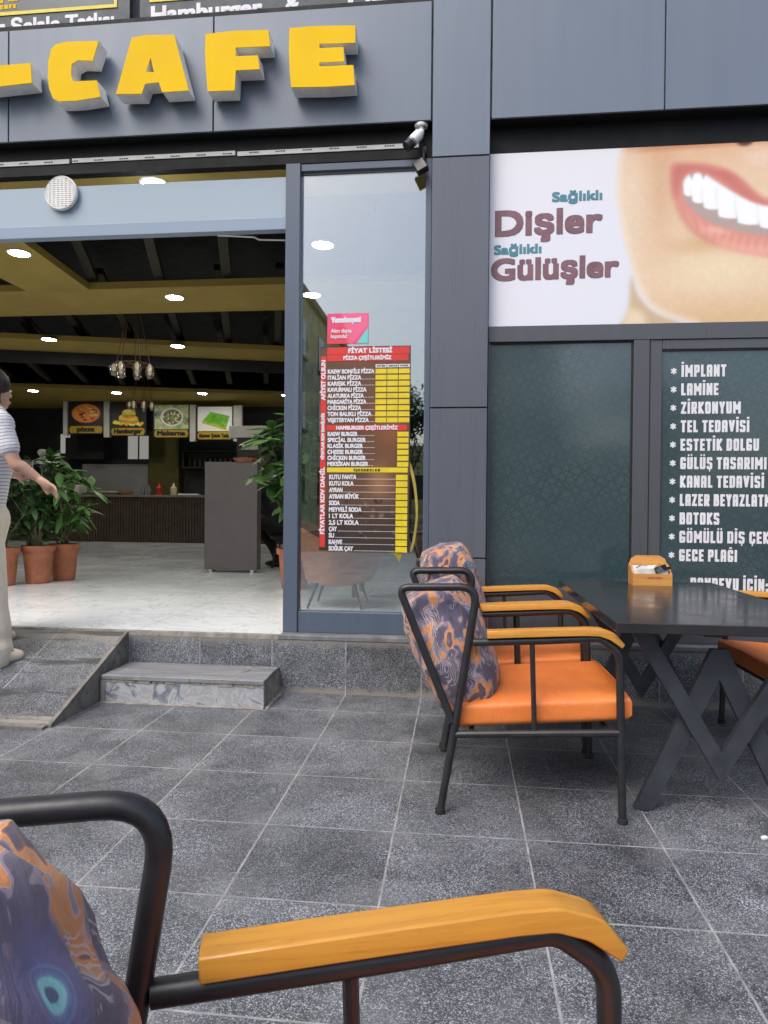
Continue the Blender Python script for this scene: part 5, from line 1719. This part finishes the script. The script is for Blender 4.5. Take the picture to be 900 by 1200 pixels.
plant('bushy potted plant in a terracotta pot, rightmost of the three left of the door', -4.06, 6.72, .37, .145, .92, .34, 15, .20, .078, M['leaf'], 11, (.05, -.08), .25)
plant('dense dark green potted plant in the middle terracotta pot left of the door', -4.15, 6.42, .37, .150, .88, .32, 20, .17, .068, M['leaf_dark'], 12, (-.05, -.1), .15)
plant('potted plant behind the woman, leftmost terracotta pot left of the door', -4.36, 6.18, .36, .15, .95, .34, 18, .17, .068, M['leaf_dark'], 13, (-.1, -.05), .15)
plant('tall light green potted plant behind the window post, right of the grey stand', -1.56, 6.42, .38, .16, 1.30, .30, 22, .25, .11, M['leaf'], 21, (-.06, -.02), .42, nleaf=6)
t_ = thing('water_pipe', 'slender stem with a clear glass knob rising among the potted plants', 'water pipe', (-4.47, 6.98, FZ))
mb = MB(); mb.lathe([(.10, 0), (.11, .05), (.07, .17), (.03, .24)], (-4.47, 6.98, FZ), 18); mb.build('vase', M['clear_glass'], t_)
mb = MB(); mb.lathe([(.012, .241), (.012, .5), (.022, .54), (.010, .58), (.010, 1.22), (.02, 1.23)], (-4.47, 6.98, FZ), 12); mb.build('stem', M['steel'], t_)
mb = MB(); mb.lathe([(.010, 1.231), (.030, 1.25), (.016, 1.275), (.044, 1.315), (.05, 1.34), (.03, 1.365)], (-4.47, 6.98, FZ), 16); mb.build('glass_knob', simple('frosted_glass', (.34, .34, .31), .15), t_)

# brown tub chair and small table seen through the window
t_ = thing('tub_chair', 'brown tub chair with thin dark legs inside, seen through the window below the price list', 'chair', (-.80, 5.45, FZ))
mb = MB()
mb.lathe([(.16, .17), (.26, .21), (.33, .33), (.36, .50), (.34, .50), (.30, .36), (.24, .28), (.05, .27)], (-.95, 5.4, FZ), 28)
for v in mb.bm.verts:
    if v.co.z > FZ + .3: v.co.z += max(0, -(v.co.x + .95)) * .5
mb.build('shell', M['brown_leather'], t_)
for sx, sy in ((-1, -1), (1, -1), (-1, 1), (1, 1)):
    mb = MB(); mb.tube([(-.95 + sx * .14, 5.4 + sy * .14, FZ + .20), (-.95 + sx * .21, 5.4 + sy * .2, FZ)], [.014, .009], 8); mb.build('leg', M['black_metal'], t_)
t_ = thing('side_table', 'small dark wood table behind the tub chair inside the window', 'table', (-.62, 6.1, FZ))
mb = MB(); mb.box(-.95, -.30, 5.85, 6.4, FZ + .68, FZ + .71, bev=.004); mb.build('table_top', M['brown_wood'], t_, smooth=False)
for x in (-.90, -.36):
    for y in (5.9, 6.35):
        mb = MB(); mb.box(x - .022, x + .022, y - .022, y + .022, FZ, FZ + .6795); mb.build('leg', M['brown_wood'], t_, smooth=False)

# ------------------------------------------------------------------ people
def grow(name, limbs, mat, parent=None, voxel=.011, smooth=6, blobs=()):
    """one continuous surface from overlapping tapered limbs"""
    mb = MB()
    for pts, rs in limbs:
        P_ = [Vector(p) for p in pts]
        n = len(P_)
        fine, fr = [], []
        for i in range(n - 1):
            p0, p1, p2, p3 = P_[max(0, i - 1)], P_[i], P_[i + 1], P_[min(n - 1, i + 2)]
            for s in (np.linspace(0, 1, 7)[:-1]).tolist():
                fine.append(.5 * (2 * p1 + (p2 - p0) * s + (2 * p0 - 5 * p1 + 4 * p2 - p3) * s * s + (3 * p1 - p0 - 3 * p2 + p3) * s ** 3))
                fr.append(rs[i] * (1 - s) + rs[i + 1] * s)
        fine.append(P_[-1]); fr.append(rs[-1])
        mb.tube(fine, fr, 14)
        mb.ball(P_[0], rs[0] * .99, 12); mb.ball(P_[-1], rs[-1] * .99, 12)
    for c, r, *rot in blobs: mb.ball(c, r, 18, rot[0] if rot else None)
    me = bpy.data.meshes.new(name)
    bmesh.ops.recalc_face_normals(mb.bm, faces=mb.bm.faces)
    mb.bm.to_mesh(me); mb.bm.free()
    o = bpy.data.objects.new(name, me); C.objects.link(o)
    rm = o.modifiers.new('r', 'REMESH'); rm.mode = 'VOXEL'; rm.voxel_size = voxel; rm.use_smooth_shade = True
    sm_ = o.modifiers.new('s', 'SMOOTH'); sm_.iterations = smooth; sm_.factor = .5
    bpy.context.view_layer.update()
    m2 = bpy.data.meshes.new_from_object(o.evaluated_get(bpy.context.evaluated_depsgraph_get()))
    bpy.data.objects.remove(o); bpy.data.meshes.remove(me)
    m2.name = name
    if parent is not None:
        m2.transform(Matrix.Translation(-wloc(parent)))
    return put(name, m2, mat, parent, True, None)


def skin_mat(name, c):
    t = NT(name)
    f = t.noise(t.coord(), 14.0, 4.0)
    t.base(t.ramp(f, [(.3, tuple(v * .9 for v in c) + (1,)), (.7, tuple(c) + (1,))]))
    t.rough(.5)
    t.b.inputs['Subsurface Weight'].default_value = .12
    t.b.inputs['Subsurface Radius'].default_value = (.01, .004, .002)
    return t.m


M['skin'] = skin_mat('skin', (.50, .29, .20))
M['hair'] = simple('dark_hair', (.020, .013, .009), .5, var=.6, scale=6, stretch=(22, 22, 2), bump=.8, bscale=9)
t = NT('striped_tshirt')
sp_ = t.n('ShaderNodeSeparateXYZ', {0: t.coord()})
zz = t.math('ADD', t.math('MULTIPLY', sp_.outputs[2], 1.0), t.math('MULTIPLY', sp_.outputs[0], -.25))
q_ = t.math('FRACT', t.math('MULTIPLY', zz, 50.0))
t.base(t.mix(t.maprange(t.math('ABSOLUTE', t.math('SUBTRACT', q_, .5)), .09, .14, 1, 0), (.72, .71, .72, 1), (.30, .30, .36, 1)))
t.rough(.85); t.bump(t.noise(t.coord(), 9, 3, .6, dist=1.), .4, .02)
M['stripe'] = t.m
M['trousers'] = simple('cream_trousers', (.74, .65, .51), .85, var=.08, scale=4, bump=.5, bscale=9)
M['clog'] = simple('cream_clog', (.62, .52, .38), .5, var=.06)
M['black_cloth'] = simple('black_cloth', (.010, .010, .012), .9, var=.3, bump=.4, bscale=12)

FW = Vector((.48, .877, 0)); RT = Vector((.877, -.48, 0)); UP = Vector((0, 0, 1))


def hand(c, d, palm_n, size=1.0, curl=.5):
    """limb list for one hand: palm and five separate fingers; c = wrist, d = pointing direction"""
    d = d.normalized(); n = palm_n.normalized(); s = d.cross(n).normalized()
    L = []
    k = size
    L.append(([c - d * .01, c + d * .045 * k, c + d * .085 * k], [.022 * k, .026 * k, .024 * k]))
    L.append(([c + d * .03 * k + s * .016 * k, c + d * .085 * k + s * .026 * k], [.016 * k, .012 * k]))
    L.append(([c + d * .03 * k - s * .016 * k, c + d * .085 * k - s * .026 * k], [.016 * k, .012 * k]))
    for q, ln in ((-1.5, .062), (-.5, .074), (.5, .078), (1.5, .066)):
        b = c + d * .085 * k + s * (q * .0195 * k)
        b1 = b + d * ln * .5 * k + s * (q * .004)
        b2 = b1 + (d * (1 - curl) + n * curl).normalized() * ln * .35 * k
        b3 = b2 + (d * (1 - 1.6 * curl) + n * curl * 1.5).normalized() * ln * .3 * k
        L.append(([b, b1, b2, b3], [.0095 * k, .0085 * k, .0078 * k, .0065 * k]))
    tb = c + d * .025 * k + s * .024 * k
    L.append(([tb, tb + d * .028 * k + s * .024 * k + n * .008, tb + d * .055 * k + s * .026 * k + n * .022], [.013 * k, .0105 * k, .008 * k]))
    return L


pw = thing('person', 'woman in striped T-shirt and cream trousers on the ramp at the left edge', 'person', (-2.74, 3.84, .2))
HC = Vector((-2.765, 3.870, 1.81))
sho = Vector((-2.645, 3.765, 1.615)); elb = Vector((-2.545, 3.755, 1.385)); wri = Vector((-2.425, 3.80, 1.288))
shl = Vector((-2.87, 3.95, 1.615)); ell_ = Vector((-2.90, 4.06, 1.37)); wrl = Vector((-2.755, 4.075, 1.318))
body = [
    ([HC - UP * .05 - FW * .02, HC - UP * .17 - FW * .03], [.058, .056]),
    ([HC - UP * .17 - FW * .03, (-2.75, 3.85, 1.5), (-2.79, 3.85, 1.25), (-2.83, 3.85, 1.05)], [.065, .105, .095, .11]),
    ([sho, elb, elb.lerp(wri, .35), wri], [.048, .037, .036, .024]),
    ([shl, ell_, ell_.lerp(wrl, .35), wrl], [.048, .037, .036, .024]),
    ([(-2.79, 3.80, 1.0), (-2.72, 3.79, .62), (-2.665, 3.775, .26)], [.085, .055, .04]),
    ([(-2.80, 3.90, 1.0), (-2.82, 3.93, .65), (-2.84, 3.95, .32)], [.085, .055, .04]),
] + hand(wri, Vector((.78, .05, -.55)), Vector((.15, -.55, -.75)), 1.0, .35) + hand(wrl, Vector((.85, -.35, .02)), Vector((0, -.9, -.3)), .95, .6)
head_blobs = [(HC + UP * .02, (.080, .098, .118), Matrix.Rotation(-math.atan2(FW.x, FW.y), 3, 'Z')),
              (HC + FW * .03 - UP * .055, (.058, .066, .062), Matrix.Rotation(-math.atan2(FW.x, FW.y), 3, 'Z')),
              (HC + FW * .103 - UP * .012, (.013, .013, .018)), (HC + FW * .098 - UP * .055, (.018, .014, .008)),
              (HC + RT * .080 - FW * .012 - UP * .008, (.010, .014, .030)), (HC - RT * .080 - FW * .012 - UP * .008, (.010, .014, .030))]
grow('body', body, M['skin'], pw, .0075, 4, head_blobs)
for s_ in (-1, 1):
    mb = MB(); mb.ball(HC + FW * .086 + RT * .032 * s_ + UP * .012, (.012, .012, .008), 10); mb.build('eye', M['paper'], pw)
grow('hair', [([HC + UP * .05 - FW * .06, HC - UP * .04 - FW * .095, HC - UP * .12 - FW * .075], [.06, .05, .03]), ([HC - FW * .105, HC - FW * .15 - UP * .06, HC - FW * .135 - UP * .20], [.032, .036, .014]), ([HC + RT * .075 + UP * .04, HC + RT * .086 - FW * .01 - UP * .03, HC + RT * .074 + FW * .012 - UP * .075], [.02, .016, .006])], M['hair'], pw, .009, 4,
     [(HC + UP * .046 - FW * .012, (.096, .112, .108), Matrix.Rotation(-math.atan2(FW.x, FW.y), 3, 'Z')), (HC - UP * .01 - FW * .060, (.090, .068, .10), Matrix.Rotation(-math.atan2(FW.x, FW.y), 3, 'Z'))])
grow('t_shirt', [
    ([(-2.748, 3.85, 1.66), (-2.75, 3.85, 1.5), (-2.785, 3.85, 1.3), (-2.83, 3.85, 1.13)], [.085, .140, .128, .140]),
    ([(-2.66, 3.78, 1.60), sho + UP * .005, sho.lerp(elb, .35), sho.lerp(elb, .66)], [.09, .068, .064, .060]),
    ([(-2.85, 3.93, 1.60), shl + UP * .005, shl.lerp(ell_, .35), shl.lerp(ell_, .66)], [.09, .068, .064, .060])], M['stripe'], pw, .010, 4)
grow('trousers', [
    ([(-2.825, 3.85, 1.16), (-2.83, 3.85, 1.0)], [.135, .14]),
    ([(-2.79, 3.81, 1.05), (-2.76, 3.795, .85), (-2.725, 3.78, .60), (-2.712, 3.776, .52), (-2.70, 3.775, .40), (-2.694, 3.772, .335), (-2.69, 3.77, .29), (-2.685, 3.77, .235)], [.115, .114, .106, .101, .110, .104, .116, .108]),
    ([(-2.80, 3.90, 1.05), (-2.86, 3.92, .85), (-2.87, 3.94, .62), (-2.86, 3.955, .40), (-2.86, 3.96, .30)], [.115, .112, .098, .1, .1])], M['trousers'], pw, .011, 4)
for sx, (x, y, z) in ((1, (-2.665, 3.775, .200)), (-1, (-2.845, 3.96, .275))):
    f_ = Vector((.78, .45, .12)).normalized()
    grow('shoe', [([Vector((x, y, z + .03)) - f_ * .09, Vector((x, y, z + .035)) - f_ * .02, Vector((x, y, z + .032)) + f_ * .07, Vector((x, y, z + .025)) + f_ * .115], [.040, .044, .046, .034])], M['clog'], pw, .008, 3)
    mb = MB()
    for q in range(4): mb.ball(Vector((x, y, z + .062)) + f_ * (.02 + .022 * q) + Vector((.45, -.78, 0)) * .028, (.006, .006, .006), 8)
    mb.build('vent_hole', M['brown_leather'], pw)
    mb = MB(); r_ = Vector((f_.y, -f_.x, 0)); mb.tube(fillet([Vector((x, y, z + .045)) + r_ * .047, Vector((x, y, z + .055)) + r_ * .046 - f_ * .10, Vector((x, y, z + .055)) - r_ * .046 - f_ * .10, Vector((x, y, z + .045)) - r_ * .047], .05), .008, 8); mb.build('heel_strap', M['clog'], pw)
ph_ = MB(); ph_.lathe([(.026, 0), (.030, .02), (.027, .05), (.034, .085)], (-2.675, 4.035, 1.325), 16)
tag(ph_.build('tea_glass', M['clear_glass']), 'small tea glass held in the left hand of the woman at the left edge', 'glass')

pc = thing('person', 'person in black clothes seated behind the grey stand, hand raised to the face', 'person', (-2.2, 8.5, FZ))
c_ = Vector((-2.36, 8.50, 1.585))
f2 = Vector((-1, -.25, 0)).normalized(); r2 = Vector((-.25, 1, 0)).normalized()
rot2 = Matrix.Rotation(math.atan2(-f2.x, f2.y), 3, 'Z')
grow('body', [([c_ - UP * .05, c_ - UP * .17 - f2 * .02], [.055, .055]), ([c_ - UP * .16 - f2 * .02, (-2.28, 8.5, 1.2), (-2.22, 8.5, .92)], [.06, .10, .11]),
              ([(-2.30, 8.33, 1.36), (-2.46, 8.30, 1.20), (-2.50, 8.38, 1.42)], [.045, .038, .026]), ([(-2.30, 8.67, 1.36), (-2.36, 8.72, 1.12), (-2.52, 8.66, 1.02)], [.045, .038, .026])]
     + hand(Vector((-2.50, 8.385, 1.43)), Vector((.25, .1, 1)), Vector((.9, .3, -.2)), .95, .45) + hand(Vector((-2.53, 8.655, 1.02)), Vector((-1, -.1, -.1)), Vector((0, 0, -1)), .95, .4),
     M['skin'], pc, .009, 4, [(c_ + UP * .02, (.080, .098, .118), rot2), (c_ + f2 * .03 - UP * .055, (.056, .064, .06), rot2), (c_ + f2 * .104 - UP * .01, (.013, .013, .018)), (c_ + r2 * -.08, (.012, .012, .03))])
for s_ in (-1, 1):
    mb = MB(); mb.ball(c_ + f2 * .087 + r2 * .032 * s_ + UP * .012, .010, 10); mb.build('eye', M['blackink'], pc)
grow('hair', [([c_ + UP * .05 - f2 * .05, c_ - UP * .08 - f2 * .085], [.06, .045])], M['hair'], pc, .010, 4, [(c_ + UP * .048 - f2 * .024, (.092, .104, .102), rot2)])
grow('clothes', [([c_ - UP * .20 - f2 * .02, (-2.28, 8.5, 1.25), (-2.22, 8.5, .95), (-2.2, 8.5, .86)], [.075, .14, .135, .15]),
                 ([(-2.29, 8.36, 1.36), (-2.40, 8.30, 1.26), (-2.46, 8.30, 1.21), (-2.49, 8.36, 1.32)], [.075, .06, .052, .045]), ([(-2.29, 8.64, 1.36), (-2.36, 8.72, 1.13), (-2.46, 8.69, 1.06)], [.075, .055, .045]),
                 ([(-2.22, 8.42, .90), (-2.56, 8.40, .90), (-2.55, 8.38, .64), (-2.54, 8.37, .43)], [.10, .078, .062, .055]), ([(-2.22, 8.58, .90), (-2.50, 8.62, .89), (-2.30, 8.62, .64), (-2.20, 8.60, .43)], [.10, .078, .062, .055])], M['black_cloth'], pc, .012, 4)
mb = MB()
for x, y in ((-2.55, 8.37), (-2.20, 8.60)): mb.ball((x - .05, y, FZ + .042), (.125, .045, .042), 12)
mb.build('shoe', M['black_plastic'], pc)
pc.location.x -= .10
t_ = thing('stool', 'dark stool under the seated person behind the grey stand', 'stool', (-2.2, 8.5, FZ))
mb = MB(); mb.lathe([(.19, .36), (.20, .40), (.18, .415)], (-2.18, 8.5, FZ), 20); mb.build('seat', M['black_plastic'], t_)
for k in range(4):
    a = k * PI / 2 + .78
    mb = MB(); mb.tube([(-2.18 + .13 * math.cos(a), 8.5 + .13 * math.sin(a), FZ + .36), (-2.18 + .19 * math.cos(a), 8.5 + .19 * math.sin(a), FZ)], .013, 8); mb.build('leg', M['black_metal'], t_)

pw.location.x -= .034
# ------------------------------------------------------------------ across the street (seen only as reflections)
M['sandstone'] = simple('yellow_stone_wall', (.85, .68, .38), .85, var=.25, scale=1.2, bump=.3, wear=((.36, .28, .17, 1), .35, 1.0))
M['win_dark'] = simple('dark_window', (.03, .035, .04), .15)
t_ = thing('stone_building', 'yellow stone apartment block across the street, seen reflected in the cafe window', 'building', (-12, -28, 0))
B(t_, 'wall', M['sandstone'], (-18, -7, -46, -15, -.13, 10.4))
B(t_, 'roof_edge', M['mortar'], (-18.2, -6.8, -46.2, -14.8, 10.4, 10.7))
for k in range(7):
    for j in range(3):
        y, z = -43 + k * 4.2, 1.3 + j * 3.2
        w_ = B(t_, 'window', M['win_dark'], (-7.001, -6.96, y, y + 1.3, z, z + 1.7))
        B(w_, 'sill', M['mortar'], (-6.999, -6.85, y - .1, y + 1.4, z - .12, z - .002))
t_ = thing('corner_house', 'tall beige house across the street, seen reflected in the clinic window', 'building', (3.4, -36, 0))
B(t_, 'wall', M['sandstone'], (1.0, 5.6, -42, -33, -.13, 12.5))
for j in range(3): B(t_, 'window', M['win_dark'], (1.8, 3.0, -32.999, -32.95, 2 + j * 3.3, 3.8 + j * 3.3)); B(t_, 'window', M['win_dark'], (3.8, 5.0, -32.999, -32.95, 2 + j * 3.3, 3.8 + j * 3.3))
t_ = thing('sandy_building', 'low sandy building across the street, seen reflected in the windows', 'building', (4, -40, 0))
B(t_, 'wall', M['sandstone'], (-5.5, 16, -54, -43, -.13, 5.6))
for k in range(6):
    B(t_, 'window', M['win_dark'], (-4 + k * 3.3, -2.4 + k * 3.3, -42.999, -42.95, 1.6, 3.4))
rng = random.Random(5)
for x, y, h in ((-3.0, -31, 8.6), (4.5, -27, 7.5), (9.5, -24, 8.0)):
    t_ = thing('street_tree', 'leafy tree across the street, seen reflected in the windows', 'tree', (x, y, -.13), 0, 'trees across the street')
    mb = MB(); mb.tube([(x, y, -.13), (x + .1, y, h * .3), (x - .1, y + .1, h * .6)], [.2, .15, .07], 8)
    for k in range(5):
        a = rng.uniform(0, 6.28); mb.tube([(x + .1, y, h * .32), (x + 1.2 * math.cos(a), y + 1.2 * math.sin(a), h * .62)], [.09, .03], 6)
    mb.build('trunk', M['trunk'], t_)
    lf = MB()
    cl = [Vector((x + rng.gauss(0, .9), y + rng.gauss(0, .9), h * .7 + rng.gauss(0, .9))) for _ in range(22)]
    for k in range(2600):
        c_ = rng.choice(cl)
        p = c_ + Vector((rng.gauss(0, .35), rng.gauss(0, .35), rng.gauss(0, .3)))
        add_leaf(lf, p, Vector((rng.uniform(-1, 1), rng.uniform(-1, 1), rng.uniform(-.6, .6))), .28, .13, .3)
    lf.build('crown', M['leaf_tree'], t_, angle=None, normals=False)
